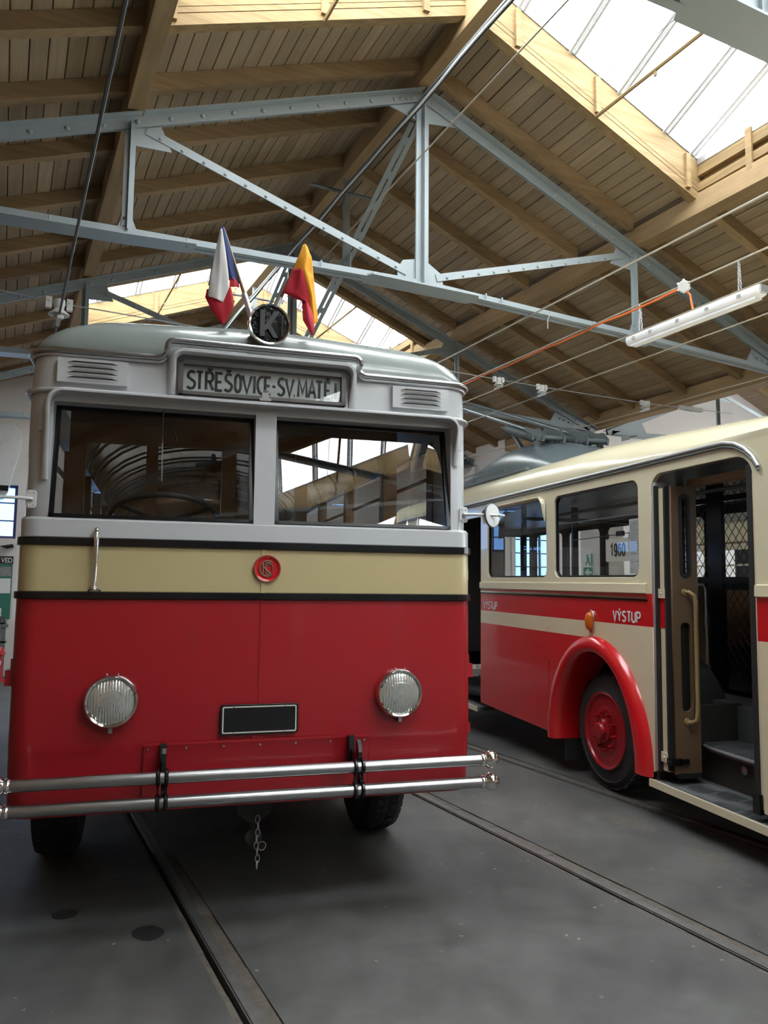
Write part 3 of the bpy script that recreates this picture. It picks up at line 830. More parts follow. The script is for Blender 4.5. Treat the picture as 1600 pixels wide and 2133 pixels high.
# ============================================================ GREY-FRONTED TROLLEYBUS
def wrap(w, r, yend, yoff=0.0, n=7):
    pts = [(-w, yend), (-w, (yend+yoff+r)/2)]
    for i in range(n+1):
        a = R(180+90*i/n); pts.append((-w+r+r*math.cos(a), yoff+r+r*math.sin(a)))
    pts.append((0, yoff))
    for i in range(n+1):
        a = R(270+90*i/n); pts.append((w-r+r*math.cos(a), yoff+r+r*math.sin(a)))
    pts += [(w, (yend+yoff+r)/2), (w, yend)]
    return pts
def ring3(p2, z): return [(p[0], p[1], z) for p in p2]
B1 = empty('trolleybus', (1.215, 3.898, 0), (0, 0, R(-10)))
tag(B1, 'flat fronted red, sand and grey trolleybus with K disc and route sign on the left', 'trolleybus')
BL = 8.4
w1 = 1.183
def skin(name, rows, mat, smooth=40, yend=BL, r=0.11, parent=None):
    b = MB(); b.loft([ring3(wrap(w1+o, r+o, yend, yo-o), z) for z, o, yo in rows])
    return b.build(name, mat, parent or B1, smooth)
# red lower front: tucks back under below z = 0.9
red = skin('lower_panel', [(0.555, -0.03, 0.055), (0.565, -0.012, 0.04), (0.60, -0.004, 0.03), (0.75, 0, 0.022), (0.86, 0, 0.008), (0.90, 0, 0.0), (1.25, 0, 0), (1.615, 0, 0)], 'red')
MB().box(-1.12, 1.12, 0.08, BL, 0.56, 0.60).build('underfloor', 'rubber', B1)
skin('waist_moulding', [(1.598, 0.0, 0), (1.602, 0.014, 0), (1.634, 0.014, 0), (1.638, 0.0, 0)], 'black')
skin('sand_band', [(1.63, 0, 0), (1.875, 0, 0)], 'tan')
skin('waist_moulding', [(1.858, 0.0, 0), (1.863, 0.014, 0), (1.897, 0.014, 0), (1.902, 0.0, 0)], 'black')
skin('grey_sill', [(1.89, 0, 0), (1.985, 0, 0), (1.998, -0.012, 0)], 'grey')
# upright seam down the middle
MB().box(-0.008, 0.006, -0.004, 0.004, 1.07, 1.60).build('seam_strip', 'red', B1)
MB().box(-0.008, 0.012, -0.005, 0.004, 1.636, 1.86).build('seam_strip', 'tan', B1)
# header above the windows and corner posts
wu = 1.172
b = MB(); b.loft([ring3(wrap(wu+o, 0.14, BL, 0.012), z) for z, o in ((2.575, 0), (2.70, -0.003), (2.835, -0.012))])
b.build('grey_header', 'grey', B1, 40)
MB().box(-1.05, 1.05, 0.014, 0.15, 2.575, 2.60).build('header_reveal', 'grey', B1)
for sd in (-1, 1):
    b = MB(); pts = []
    for i in range(9):
        a = R(270-90*i/8); pts.append((sd*(wu-0.14)-0.14*math.cos(a)*-1*sd if False else sd*(wu-0.14+0.14*math.sin(R(90*i/8))), 0.012+0.14-0.14*math.cos(R(90*i/8))))
    pts = [(sd*1.047, 0.012)]+pts[1:]+[(sd*wu, 0.5)]
    inner = [(sd*1.047, 0.5), ]
    ring = pts+[(sd*1.10, 0.5), (sd*1.10, 0.16), (sd*1.047, 0.16)]
    b.loft([ring3(ring, 1.99), ring3(ring, 2.58)], closed=True)
    b.build('corner_post', 'grey', B1, 40)
MB().box(-0.055, 0.055, 0.004, 0.15, 1.985, 2.59).build('centre_pillar', 'grey', B1)
# windscreens leaning back
def scr(x0, x1):
    z0, z1 = 2.0, 2.578; y0, y1 = 0.016, 0.123
    P = lambda x, z: (x, y0+(y1-y0)*(z-z0)/(z1-z0), z)
    f = MB(); t = 0.022
    for (a, c, d, e) in ((x0, x1, z0, z0+0.016), (x0, x1, z1-t, z1), (x0, x0+t, z0, z1), (x1-t, x1, z0, z1)):
        v = [P(a, d), P(c, d), P(c, e), P(a, e)]
        f.prism([(p[0], p[1]-0.012, p[2]) for p in v], (0, 0.03, 0))
    fr = f.build('windscreen_frame', 'black', B1)
    g = MB().quad(P(x0+0.01, z0+0.01), P(x1-0.01, z0+0.01), P(x1-0.01, z1-0.01), P(x0+0.01, z1-0.01))
    g.build('windscreen_glass', 'bus_glass', fr)
scr(-1.047, -0.055); scr(0.055, 1.047)
# brows
def brow(name, x0, x1, za, zb, zt, r, depth, mat, parent, th=0.014, y0=0.012):
    path = [(x0, za)]
    for i in range(4): path.append((x0, za+(zt-r-za)*(i+1)/4))
    path += arc(x0+r, zt-r, r, r, 180, 90, 8)[1:]
    path += arc(x1-r, zt-r, r, r, 90, 0, 8)
    for i in range(4): path.append((x1, zt-r+(zb-zt+r)*(i+1)/4))
    rings = []
    for i, (x, z) in enumerate(path):
        a = path[max(i-1, 0)]; c = path[min(i+1, len(path)-1)]
        t = Vector((c[0]-a[0], c[1]-a[1])).normalized(); nn = Vector((-t.y, t.x))
        zl = za if i < len(path)/2 else zb
        k = min(1, max(0, (z-zl)/(zt-r*0.4-zl))); d = depth*(0.08+0.92*k**0.8)
        sec = [(0, 0.01), (-0.4*d, 0.006), (-0.85*d, -0.002), (-d, -0.012), (-d, -0.012-th*0.6), (-0.8*d, -0.012-th), (0, -0.004-th)]
        rings.append([(x+nn.x*q, y0+yy, z+nn.y*q) for yy, q in sec])
    b = MB(); b.loft(rings, closed=True, cap=True)
    return b.build(name, mat, parent, 50)
brow('window_brow', -1.083, 1.083, 2.18, 2.36, 2.632, 0.085, 0.085, 'grey', B1)
for sd, zz in ((-1, 2.42), (1, 2.45)):
    MB().box(sd*1.10-0.01, sd*1.10+0.01, 0.0, 0.02, zz, zz+0.10).build('brow_bracket', 'grey', B1)
# corner drip strip
for sd in (-1, 1):
    pts = [(sd*1.075, 0.005, 2.628)]+[(sd*(wu-0.14+0.155*math.sin(R(90*i/8))), 0.152-0.155*math.cos(R(90*i/8)), 2.628) for i in range(9)]+[(sd*(wu+0.015), 1.5, 2.628)]
    MB().tube(pts, 0.012, 8).build('drip_strip', 'grey', B1, 60)
# roof dome
b = MB(); rr_ = []
for d, z in ((-0.012, 2.83), (-0.014, 2.845), (0.0, 2.875), (0.03, 2.925), (0.075, 2.965), (0.15, 3.005), (0.28, 3.045), (0.5, 3.085), (0.8, 3.11), (1.05, 3.12)):
    w = wu-0.01-d; r = min(0.17+0.25*max(d, 0), w*0.98)
    rr_.append([(p[0], p[1], z+0.085*(1-(p[0]/wu)**2)*min(1, max(0, (z-2.83)/0.1))) for p in wrap(w, r, BL-max(d, 0), d+0.012, 9)])
b.loft(rr_); b.build('roof', 'roofgrey', B1, 60)
# aluminium gutter, stepping up over the route sign
def gutter_path(z, out):
    W = wu+out; rc = 0.15
    left = [(-W, BL, z), (-W, 2, z)]+[(-W+rc-rc*math.cos(R(90*i/8)), 0.012-out+rc-rc*math.sin(R(90*i/8)), z) for i in range(9)]
    y_ = 0.0-out
    s = [(-0.60, y_, z), (-0.56, y_, z)]+[(-0.56+0.035*math.sin(R(a)), y_-0.01, z+0.035-0.035*math.cos(R(a))) for a in (30, 60, 90)]
    s += [(-0.525+0.035-0.035*math.cos(R(a)), y_-0.06, z+0.045+0.035*math.sin(R(a))) for a in (0, 30, 60, 90)]
    right = [(-p[0], p[1], p[2]) for p in reversed(s)]
    # the sign sits a hand's breadth left of the centre line
    s = [(p[0]+0.005, p[1], p[2]) for p in s]; right = [(p[0]-0.03, p[1], p[2]) for p in right]
    rgt = [(-p[0], p[1], p[2]) for p in reversed(left)]
    return left+s+right+rgt
MB().tube(gutter_path(2.832, 0.012), 0.015, 8).build('roof_gutter', 'dullchrome', B1, 60)
MB().tube(gutter_path(2.812, 0.004), 0.009, 6).build('roof_gutter', 'alu', B1, 60)
# route sign
sg = empty('route_sign', (-0.012, 0, 0), parent=B1)
sg.name = 'route_sign'
brow('sign_hood', -0.492, 0.492, 2.65, 2.65, 2.885, 0.07, 0.085, 'grey', sg, 0.02)
x0, x1, z0, z1 = -0.447, 0.437, 2.652, 2.832
f = MB(); t = 0.024
for (a, c, d, e) in ((x0, x1, z0, z0+0.017), (x0, x1, z1-0.022, z1), (x0, x0+t, z0, z1), (x1-t, x1, z0, z1)): f.box(a, c, -0.022, 0.03, d, e)
M['signframe'] = paint('sign_frame_grey', (0.13, 0.125, 0.12), 0.35, 0.3)
f.build('sign_frame', 'signframe', sg)
MB().box(x0+0.01, x1-0.01, 0.010, 0.028, z0+0.01, z1-0.01).build('sign_panel', 'sign', sg)
SGN = [('S', 115, 178), ('T', 186, 236), ('Rv', 262, 318), ('Ev', 340, 388) if False else ('E', 340, 388), ('Sv', 408, 465), ('O', 490, 534), ('V', 548, 620), ('I', 636, 652), ('C', 670, 716), ('E', 730, 774), ('-', 790, 814), ('S', 834, 888), ('V', 900, 962), ('.', 962, 976), ('M', 1002, 1074), ('A', 1088, 1146), ('T', 1150, 1206), ('Ev', 1228, 1270), ('J', 1306, 1326)]
_sx = lambda p: -0.4155+(p-95)/1270*0.833
strokes([(g, _sx(a), _sx(c)) for g, a, c in SGN], 2.690, 0.092, 0.0135, 'ink', 'lettering', sg, 0.0098)
MB().quad((x0+0.02, -0.004, z0+0.012), (x1-0.02, -0.004, z0+0.012), (x1-0.02, 0.003, z1-0.02), (x0+0.02, 0.003, z1-0.02)).build('sign_glass', 'signglass', sg)
b = MB().box(-0.018, 0.018, -0.03, -0.018, 2.655, 2.69); b.box(-0.03, 0.03, -0.028, -0.02, 2.645, 2.66); b.tube([(-0.012, -0.03, 2.695), (0.012, -0.03, 2.695)], 0.006, 6)
b.build('latch', 'dullchrome', sg)
# louvred vents
for sd in (-1, 1):
    xc = -0.872 if sd < 0 else 0.858
    v = MB().box(xc-0.165, xc+0.165, -0.018, 0.012, 2.668, 2.79); vo = v.build('vent', 'grey', B1)
    for k in range(4):
        z = 2.768-0.026*k
        MB().prism([(xc-0.12, -0.019, z), (xc+0.12, -0.019, z), (xc+0.09, -0.0195, z+0.009), (xc-0.09, -0.0195, z+0.009)], (0, 0.004, 0)).build('slot', 'ink', vo)
        n_ = 12; rings = []
        for i in range(n_+1):
            q = -1+2*i/n_; h = 0.010*max(0, 1-abs(q)**4)
            rings.append([(xc+q*0.12, -0.018-h, z-0.001), (xc+q*0.12, -0.018-h*0.6, z-0.009), (xc+q*0.12, -0.0175, z-0.016)])
        MB().loft(rings).build('louver', 'grey', vo, 60)
# headlamps
M['lensglass'] = pane('lamp_lens_glass', (0.95, 0.95, 0.92), 1.5)
for sd in (-1, 1):
    c = (sd*0.7275+0.012, 0, 1.11)
    h = empty('headlamp', c, parent=B1)
    MB().lathe([(0.128, 0.0), (0.130, 0.035), (0.126, 0.05), (0.118, 0.058), (0.109, 0.054), (0.107, 0.035)], n=40).build('rim', 'chrome', h, 50)
    MB().lathe([(0.107, 0.035), (0.06, 0.012), (1e-4, 0.004)], n=32).build('reflector', 'dullchrome', h, 60)
    # pressed lens: an arched ridge pattern in relief
    b = MB(); n_ = 44; G = []
    for i in range(n_+1):
        row = []
        for j in range(n_+1):
            u, v = -1+2*i/n_, -1+2*j/n_
            q = max(abs(u), abs(v)); l_ = math.hypot(u, v) or 1
            u, v = u*q/l_, v*q/l_
            rad = math.hypot(u, v)
            rr2 = math.hypot(u, max(v+0.12, 0)) if rad < 0.56 else None
            rid = math.sin(rr2*62) if rr2 is not None else math.sin(u*50)
            row.append((0.107*u, -0.046-0.018*(1-rad*rad)-0.0020*rid*(0.9 if rad < 0.97 else 0), 0.107*v))
        G.append(row)
    b.loft(G); b.build('lens', 'lens', h, 80)
    MB().box(-0.009, 0.009, -0.045, -0.01, -0.148, -0.124).build('clamp_screw', 'dullchrome', h)
    for q in (-0.026, 0.026): MB().ball((q, -0.035, 0.128), 0.006, 8).build('screw', 'dullchrome', h, 60)
# number plate, blank
pl_ = curve_obj([rrect(-0.195, 0.195, 0.912, 1.058, 0.008)], 0.004, 0.002, 'number_plate', 'black', B1, Matrix.Translation((0.0, -0.018, 0.015)) @ XZ)
curve_obj([rrect(-0.187, 0.187, 0.919, 1.051, 0.008), rrect(-0.181, 0.181, 0.925, 1.045, 0.005)], 0.001, 0, 'plate_border', 'ivory', pl_, Matrix.Translation((0.0, -0.025, 0.015)) @ XZ)
for q in (-0.13, 0.13):
    for z in (0.936, 1.064): MB().ball((q, -0.026, z), 0.005, 8).build('plate_screw', 'dullchrome', pl_, 60)
MB().box(-0.035, 0.03, -0.008, 0.0, 0.90, 0.925).build('plate_bracket', 'red', pl_)
# access panel at the bottom
ap = MB(); pz = [(0.575, 0.032), (0.75, 0.018), (0.86, 0.004), (0.893, -0.005)]
ap.loft([[(-0.555, y-0.008, z), (0.58, y-0.008, z)] for z, y in pz])
apo = ap.build('access_panel', 'red', B1, 40)
MB().bar((-0.56, -0.010, 0.895), (0.585, -0.010, 0.895), 0.012, 0.006, (0, 1, 0)).build('panel_lip', 'red', apo)
for sd in (-0.557, 0.582): MB().bar((sd, 0.024, 0.58), (sd, -0.004, 0.893), 0.004, 0.006, (0, 1, 0)).build('panel_edge', 'red', apo)
for i in range(7):
    MB().lathe([(0.0065, 0), (0.006, 0.004), (1e-4, 0.005)], (-0.54+i*0.182, -0.010, 0.872), n=10).build('screw', 'dullchrome', apo, 60)
# bumper
bu = empty('bumper', (0.013, -0.20, 0), parent=B1)
for z in (0.777, 0.666):
    t = MB().tube([(-1.135, 0, z), (1.125, 0, z)], 0.0285, 20).build('bumper_tube', 'dullchrome', bu, 60)
    for sd in (-1, 1):
        e = MB().lathe([(0.030, 0), (0.034, 0.006), (0.034, 0.018), (0.028, 0.024), (0.028, 0.026), (0.040, 0.036), (0.0465, 0.052), (0.0465, 0.064), (0.038, 0.085), (0.02, 0.098), (1e-4, 0.101)], (sd*1.118 - (0.0 if sd > 0 else 0.012), 0, z), (sd, 0, 0), 24)
        e.build('end_ball', 'chrome', t, 50)
for sd in (-1, 1):
    x = sd*0.472-0.008
    k = empty('bumper_bracket', (x, 0, 0), parent=bu)
    for q in (-0.021, 0.017):
        b = MB()
        for z in (0.777, 0.666):
            b.tube([(q, 0.035*math.sin(R(a)), z+0.035*math.cos(R(a))) for a in range(0, 360, 24)], 0.0095, 6, True)
        b.box(q-0.005, q+0.005, -0.010, 0.008, 0.695, 0.748)
        b.build('clamp', 'black', k, 50)
    b = MB().prism([(-0.006, 0.03, 0.79), (-0.006, -0.005, 0.80), (-0.006, -0.012, 0.85), (-0.006, 0.0, 0.885), (-0.006, 0.025, 0.905), (-0.006, 0.045, 0.895), (-0.006, 0.05, 0.83), (-0.006, 0.2, 0.835), (-0.006, 0.2, 0.76), (-0.006, 0.06, 0.72), (-0.006, 0.04, 0.62), (-0.006, 0.02, 0.62)], (0.018, 0, 0))
    b.build('bracket_arm', 'black', k)
    MB().box(-0.014, 0.016, 0.16, 0.215, 0.77, 0.90).build('bracket_slot', 'ink', k)
    MB().lathe([(0.008, 0), (0.008, 0.02)], (0, -0.03, 0.722), n=8).build('bolt', 'black', k)
# maker's badge
bd = empty('badge', (0.021, 0, 1.762), parent=B1)
MB().lathe([(0.071, 0), (0.071, 0.012), (0.066, 0.016), (0.058, 0.014), (0.054, 0.008), (1e-4, 0.008)], n=40).build('badge_disc', 'red2', bd, 50)
b = MB().tube([(0.0685*math.cos(R(a)), -0.014, 0.0685*math.sin(R(a))) for a in range(0, 360, 10)], 0.003, 6, True)
b.tube([(0.04*math.cos(R(a)), -0.011, 0.04*math.sin(R(a))) for a in range(50, 312, 10)], 0.004, 6)
b.tube([(-0.022, -0.011, -0.036), (-0.022, -0.011, 0.036)], 0.004, 6); b.tube([(-0.006, -0.011, -0.03), (-0.006, -0.011, 0.03)], 0.0035, 6)
b.tube([(-0.006, -0.012, -0.03)]+[(0.002+0.026*math.sin(R(a)), -0.012, -0.03*math.cos(R(a))) for a in range(0, 181, 15)]+[(-0.006, -0.012, 0.03)], 0.0035, 6)
b.tube([(-0.022, -0.012, 0.0), (0.012, -0.012, 0.026)], 0.0035, 6); b.tube([(-0.014, -0.012, 0.004), (0.016, -0.012, -0.026)], 0.0035, 6)
b.tube([(-0.012, -0.012, 0.066), (0, -0.012, 0.058), (0.012, -0.012, 0.066)], 0.003, 6)
b.build('monogram', 'bronze', bd, 60)
# chrome hook handle
hd = MB().tube([(-0.818, 0.0, 1.928), (-0.818, -0.028, 1.935), (-0.818, -0.036, 1.915), (-0.818, -0.034, 1.875), (-0.818, -0.03, 1.78), (-0.819, -0.028, 1.68), (-0.820, -0.028, 1.648)], [0.013, 0.013, 0.012, 0.013, 0.010, 0.010, 0.016], 10)
hd.tube([(-0.848, -0.004, 1.640), (-0.838, -0.02, 1.648), (-0.82, -0.028, 1.668), (-0.80, -0.02, 1.648), (-0.79, -0.004, 1.640)], [0.003, 0.008, 0.012, 0.008, 0.003], 8)
hd.ball((-0.818, -0.034, 1.935), 0.0135, 10)
hd.build('front_handle', 'chrome', B1, 60)
# mirrors
def mirror(sd, z, xa, xm):
    k = empty('mirror', (0, 0, 0), parent=B1)
    x = sd*1.128
    o = curve_obj([rrect(-0.022, 0.022, -0.042, 0.042, 0.012)], 0.004, 0.002, 'bracket', 'white', k, Matrix.Translation((x, 0.02, z)) @ XZ)
    b = MB().ball((x, 0.008, z), 0.012, 10)
    for q in (-0.012, 0.012):
        for w in (-0.03, 0.03): b.ball((x+q, 0.013, z+w), 0.004, 6)
    b.build('stud', 'alu', k, 60)
    MB().tube([(x, 0.0, z), (x+sd*0.05, -0.02, z+0.001), (xa, -0.05, z-0.004)], [0.009, 0.008, 0.007], 8).build('arm', 'white', k, 60)
    ax = Vector((-sd*0.97, -0.25, 0.05)).normalized()
    ax = Vector((sd*0.50, -0.866, 0.03)).normalized()
    mm = MB().lathe([(1e-4, 0.006), (0.05, 0.005), (0.066, 0.002), (0.0665, -0.008)], (xm, -0.02, z), ax, 32)
    mo = mm.build('mirror_shell', 'white', k, 40)
    MB().lathe([(0.0665, -0.008), (0.0665, 0.003), (0.0705, 0.003), (0.0705, -0.009)], (xm, -0.02, z), ax, 32, False).build('mirror_rim', 'darksteel', mo, 40)
    MB().lathe([(0.064, -0.0085), (1e-4, -0.0085)], (xm, -0.02, z), ax, 32).build('mirror_glass', 'chrome', mo)
    MB().ball((xm+0.03, -0.048, z-0.002), 0.011, 8).build('knuckle', 'white', mo, 60)
mirror(-1, 2.082, -1.50, -1.56)
mirror(1, 2.085, 1.35, 1.29)
# wiper on the left windscreen
wp = MB().tube([(-0.527, 0.06, 2.585), (-0.527, 0.07, 2.50), (-0.525, 0.055, 2.36)], 0.004, 6)
wp.build('wiper_arm', 'darkwire', B1)
MB().bar((-0.525, 0.05, 2.40), (-0.522, 0.032, 2.20), 0.006, 0.008, (0, 1, 0)).build('wiper_blade', 'dullchrome', B1)
# K disc on the roof edge
kd = empty('route_disc', (0.0, 0.0, 3.062), parent=B1)
MB().lathe([(1e-4, -0.09), (0.07, -0.085), (0.1, -0.06), (0.112, -0.02), (0.113, 0.03), (0.109, 0.036), (0.101, 0.034), (0.0985, 0.024)], n=44, cap=False).build('drum', 'chrome', kd, 45)
M['face'] = paint('disc_face', (0.005, 0.005, 0.006), 0.14, 0, 0.05, 6, 0.5, 10)
MB().lathe([(0.0985, 0.024), (1e-4, 0.024)], n=40).build('face', 'face', kd)
M['kgrey'] = paint('letter_grey', (0.075, 0.078, 0.082), 0.55)
kk = MB()
kk.prism([(-0.052, -0.026, -0.072), (-0.026, -0.026, -0.072), (-0.026, -0.026, 0.072), (-0.052, -0.026, 0.072)], (0, -0.016, 0))
kk.prism([(-0.026, -0.026, -0.012), (0.022, -0.026, 0.072), (0.050, -0.026, 0.066), (-0.010, -0.026, -0.030), (-0.026, -0.026, -0.040)], (0, -0.016, 0))
kk.prism([(-0.004, -0.026, 0.012), (0.046, -0.026, -0.074), (0.020, -0.026, -0.074), (-0.022, -0.026, -0.008)], (0, -0.0155, 0))
kk.build('letter', 'kgrey', kd)
MB().box(0.062, 0.072, -0.034, -0.024, -0.06, 0.055).build('lamp_rail', 'black', kd)
bb = MB(); random.seed(4)
for i in range(14):
    a = R(360*i/14+8); bb.ball((0.086*math.cos(a), -0.027, 0.086*math.sin(a)), 0.0035, 6)
tag(bb.build('rivet', 'dullchrome', kd, 60), kind='stuff')
MB().tube([(0, 0.03, -0.10), (0, 0.05, -0.17)], 0.02, 10).build('stalk', 'roofgrey', kd, 60)
# side markers and hinges at the corners
for sd, z in ((-1, 1.235), (1, 1.225)):
    b = MB().box(min(sd*1.17, sd*1.215), max(sd*1.17, sd*1.215), 0.10, 0.19, z-0.055, z+0.02); b.box(min(sd*1.17, sd*1.19), max(sd*1.17, sd*1.19), 0.09, 0.12, z-0.05, z+0.075)
    b.build('direction_arm', 'red', B1)
MB().box(1.165, 1.19, 0.10, 0.13, 1.72, 1.78).build('hinge', 'tan', B1)
MB().box(1.165, 1.19, 0.08, 0.13, 0.87, 0.92).build('hinge', 'red', B1)
# wheels
def tyre_profile(R_, w):
    return [(R_*0.60, w/2-0.03), (R_*0.66, w/2-0.006), (R_*0.8, w/2), (R_*0.92, w/2-0.008), (R_*0.985, w/2-0.03), (R_, w/2-0.05), (R_, -w/2+0.05), (R_*0.985, -w/2+0.03), (R_*0.92, -w/2+0.008), (R_*0.8, -w/2), (R_*0.66, -w/2+0.006), (R_*0.60, -w/2+0.03)]
def treads(R_, w, name, parent, c, axis, n=46):
    b = MB(); a = Vector(axis); u = Vector((0, 0, 1)); v = u.cross(a)
    for i in range(n):
        t0 = 2*math.pi*i/n; t1 = t0+2*math.pi/n*0.62
        for s0, s1 in ((-0.47, -0.30), (-0.27, -0.11), (-0.08, 0.08), (0.11, 0.27), (0.30, 0.47)):
            sk = 0.03*(1 if s0 > 0 else -1)
            vs = []
            for rr2 in (R_*0.99, R_+0.008):
                for t, s in ((t0, s0), (t1, s0), (t1+sk, s1), (t0+sk, s1)):
                    dr = -0.016 if abs(s) > 0.4 else 0
                    vs.append(Vector(c)+(u*math.cos(t)+v*math.sin(t))*(rr2+dr)+a*(s*w*0.92))
            b.add(vs, [(3, 2, 1, 0), (4, 5, 6, 7), (0, 1, 5, 4), (1, 2, 6, 5), (2, 3, 7, 6), (3, 0, 4, 7)])
    return tag(b.build(name, 'tyre', parent), kind='stuff')
for (x, y) in ((-1.06, 1.42), (0.975, 1.42), (-1.06, 5.6), (0.975, 5.6)):
    wh = empty('wheel', (x, y, 0.49), parent=B1)
    MB().lathe(tyre_profile(0.482, 0.27), axis=(1, 0, 0), n=48, cap=False).build('tyre', 'tyre', wh, 40)
    treads(0.482, 0.27, 'tread', wh, (0, 0, 0), (1, 0, 0))
    MB().lathe([(0.30, -0.09), (0.27, -0.02), (0.12, 0.02), (0.1, 0.1), (1e-4, 0.1)], axis=(1 if x > 0 else -1, 0, 0), n=28).build('rim', 'red', wh, 40)
for y in (1.42, 5.6): MB().tube([(-0.95, y, 0.49), (0.95, y, 0.49)], 0.07, 12).build('axle', 'rubber', B1, 60)
# towing jaw below the front
tj = MB().prism([(-0.09, 0.22, 0.56), (0.12, 0.22, 0.56), (0.10, 0.22, 0.47), (0.05, 0.22, 0.43), (-0.02, 0.22, 0.43), (-0.07, 0.22, 0.47)], (0, 0.1, 0))
tj.tube([(0.015, 0.26, 0.45), (0.015, 0.26, 0.34)], 0.025, 10); tj.lathe([(0.045, -0.015), (0.045, 0.015)], (0.015, 0.25, 0.345), (0, -1, 0), 16)
tj.build('towing_jaw', 'tyre', B1, 40)
# ---- interior
inn = empty('cab_interior', (0, 0, 0), parent=B1)
MB().box(-1.14, 1.14, 0.25, BL-0.1, 0.93, 0.99).build('cab_floor', 'greyin', inn)
MB().box(-1.08, 1.08, 0.16, 0.5, 1.6, 1.95).build('dashboard', 'darkin', inn)
# bulkhead behind the driver
yb = 1.22
bh = MB()
bh.box(-1.10, 1.1, yb, yb+0.06, 2.60, 2.80); bh.box(-1.10, 1.10, yb-0.15, yb-0.09, 2.78, 2.9)
for (a, c) in ((-1.10, -1.0), (-0.625, -0.55), (-0.135, -0.04), (0.37, 0.45), (1.0, 1.1)): bh.box(a, c, yb, yb+0.06, 0.99, 2.62)
bh.box(-1.1, 1.1, yb, yb+0.05, 0.99, 1.75)
bh.build('bulkhead_frame', 'brown', inn)
for (a, c) in ((-1.0, -0.625), (-0.55, -0.135), (-0.04, 0.37), (0.45, 1.0)):
    MB().quad((a, yb+0.03, 1.75), (c, yb+0.03, 1.75), (c, yb+0.03, 2.6), (a, yb+0.03, 2.6)).build('partition_glass', 'side_glass', inn)
M['liner'] = paint('glossy_ceiling_liner', (0.13, 0.17, 0.155), 0.12, 0, 0.2, 6, 0.25, 5)
b = MB(); b.loft([[(1.08*math.cos(R(a)), y, 2.56+0.50*math.sin(R(a))) for a in range(0, 181, 12)] for y in (yb+0.08, 4, BL-0.2)])
b.build('saloon_ceiling', 'liner', inn, 60)
for i in range(9):
    y = yb+0.35+i*0.72
    MB().tube([(1.06*math.cos(R(a)), y, 2.555+0.485*math.sin(R(a))) for a in range(0, 181, 12)], 0.012, 6).build('ceiling_rib', 'brown', inn)
for y in (2.3, 4.0, 5.7):
    MB().lathe([(0.02, 0), (0.03, 0.06), (0.09, 0.10), (0.10, 0.13), (0.06, 0.18), (1e-4, 0.20)], (-0.02, y, 3.04), (0, 0, -1), 20).build('saloon_lamp', 'bronze', inn, 60)
b = MB().box(-1.1, 1.1, BL-0.12, BL-0.06, 0.95, 2.1); b.box(-1.1, 1.1, BL-0.12, BL-0.06, 2.46, 3.05); b.box(-1.1, -0.75, BL-0.12, BL-0.06, 2.1, 2.46); b.box(0.75, 1.1, BL-0.12, BL-0.06, 2.1, 2.46)
b.build('rear_wall', 'brown', inn)
MB().box(-1.1, 1.1, 0.2, yb-0.1, 2.86, 2.88).build('cab_ceiling', 'doorbrown', inn)
for sd in (-1, 1):
    for y in (0.5, 1.6, 2.8, 4.0, 5.2, 6.4, 7.6):
        MB().box(min(sd*1.09, sd*1.165), max(sd*1.09, sd*1.165), y-0.05, y+0.05, 1.99, 2.58).build('window_post', 'brown', inn)
        if y < 7: MB().box(min(sd*1.12, sd*1.14), max(sd*1.12, sd*1.14), y+0.05, y+1.05, 2.36, 2.38).build('window_rail', 'brown', inn)
    for y0, y1 in ((0.55, 1.55), (1.65, 2.75), (2.85, 3.95), (4.05, 5.15), (5.25, 6.35), (6.45, 7.55)):
        MB().quad((sd*1.15, y0, 2.0), (sd*1.15, y1, 2.0), (sd*1.15, y1, 2.58), (sd*1.15, y0, 2.58)).build('side_glass', 'side_glass', inn)
    MB().box(min(sd*1.13, sd*1.17), max(sd*1.13, sd*1.17), 0.3, BL, 0.95, 1.99).build('side_lining', 'brown', inn)
    for i in range(6):
        y = 1.9+i*0.9
        s_ = MB().box(sd*0.6-0.42, sd*0.6+0.42, y, y+0.42, 1.35, 1.45); s_.box(sd*0.6-0.42, sd*0.6+0.42, y+0.38, y+0.45, 1.4, 1.92)
        s_.build('seat', 'doorbrown', inn)
# steering wheel
st = empty('steering_wheel', (-0.50, 0.40, 2.035), (R(-22), 0, 0), B1)
MB().tube([(0.29*math.cos(R(a)), 0.29*math.sin(R(a)), 0) for a in range(0, 360, 9)], 0.016, 10, True).build('wheel_rim', 'rubber', st, 60)
b = MB()
for a in (90, 215, 325): b.bar((0.03*math.cos(R(a)), 0.03*math.sin(R(a)), -0.02), (0.285*math.cos(R(a)), 0.285*math.sin(R(a)), 0), 0.035, 0.012)
b.lathe([(0.05, 0), (0.05, 0.03), (1e-4, 0.035)], (0, 0, -0.03), (0, 0, 1), 20); b.tube([(0, 0, -0.02), (0, 0, -0.6)], 0.025, 10)
b.build('spokes', 'rubber', st, 50)

# ---- towing chain
ch = tag(empty('towing_chain', (0, 0, 0)), 'short silver chain dangling from the towing jaw of the grey fronted trolleybus', 'chain')
mw = Matrix.Translation((1.215, 3.898, 0)) @ Matrix.Rotation(R(-10), 4, 'Z')
def link(c, rot, w=0.012, h=0.021, r=0.0028):
    p = []
    for a in range(0, 360, 30):
        x, z = w*math.cos(R(a)), h*math.sin(R(a))
        p.append(mw @ (Vector(c)+Vector((x*math.cos(rot), x*math.sin(rot), z))))
    MB().tube(p, r, 6, True).build('link', 'alu', ch, 60)
for i in range(8): link((0.03+0.004*math.sin(i*1.3), 0.20, 0.445-0.033*i), (i % 2)*1.35+0.3)
link((0.055, 0.195, 0.31), 0.2, 0.022, 0.022)
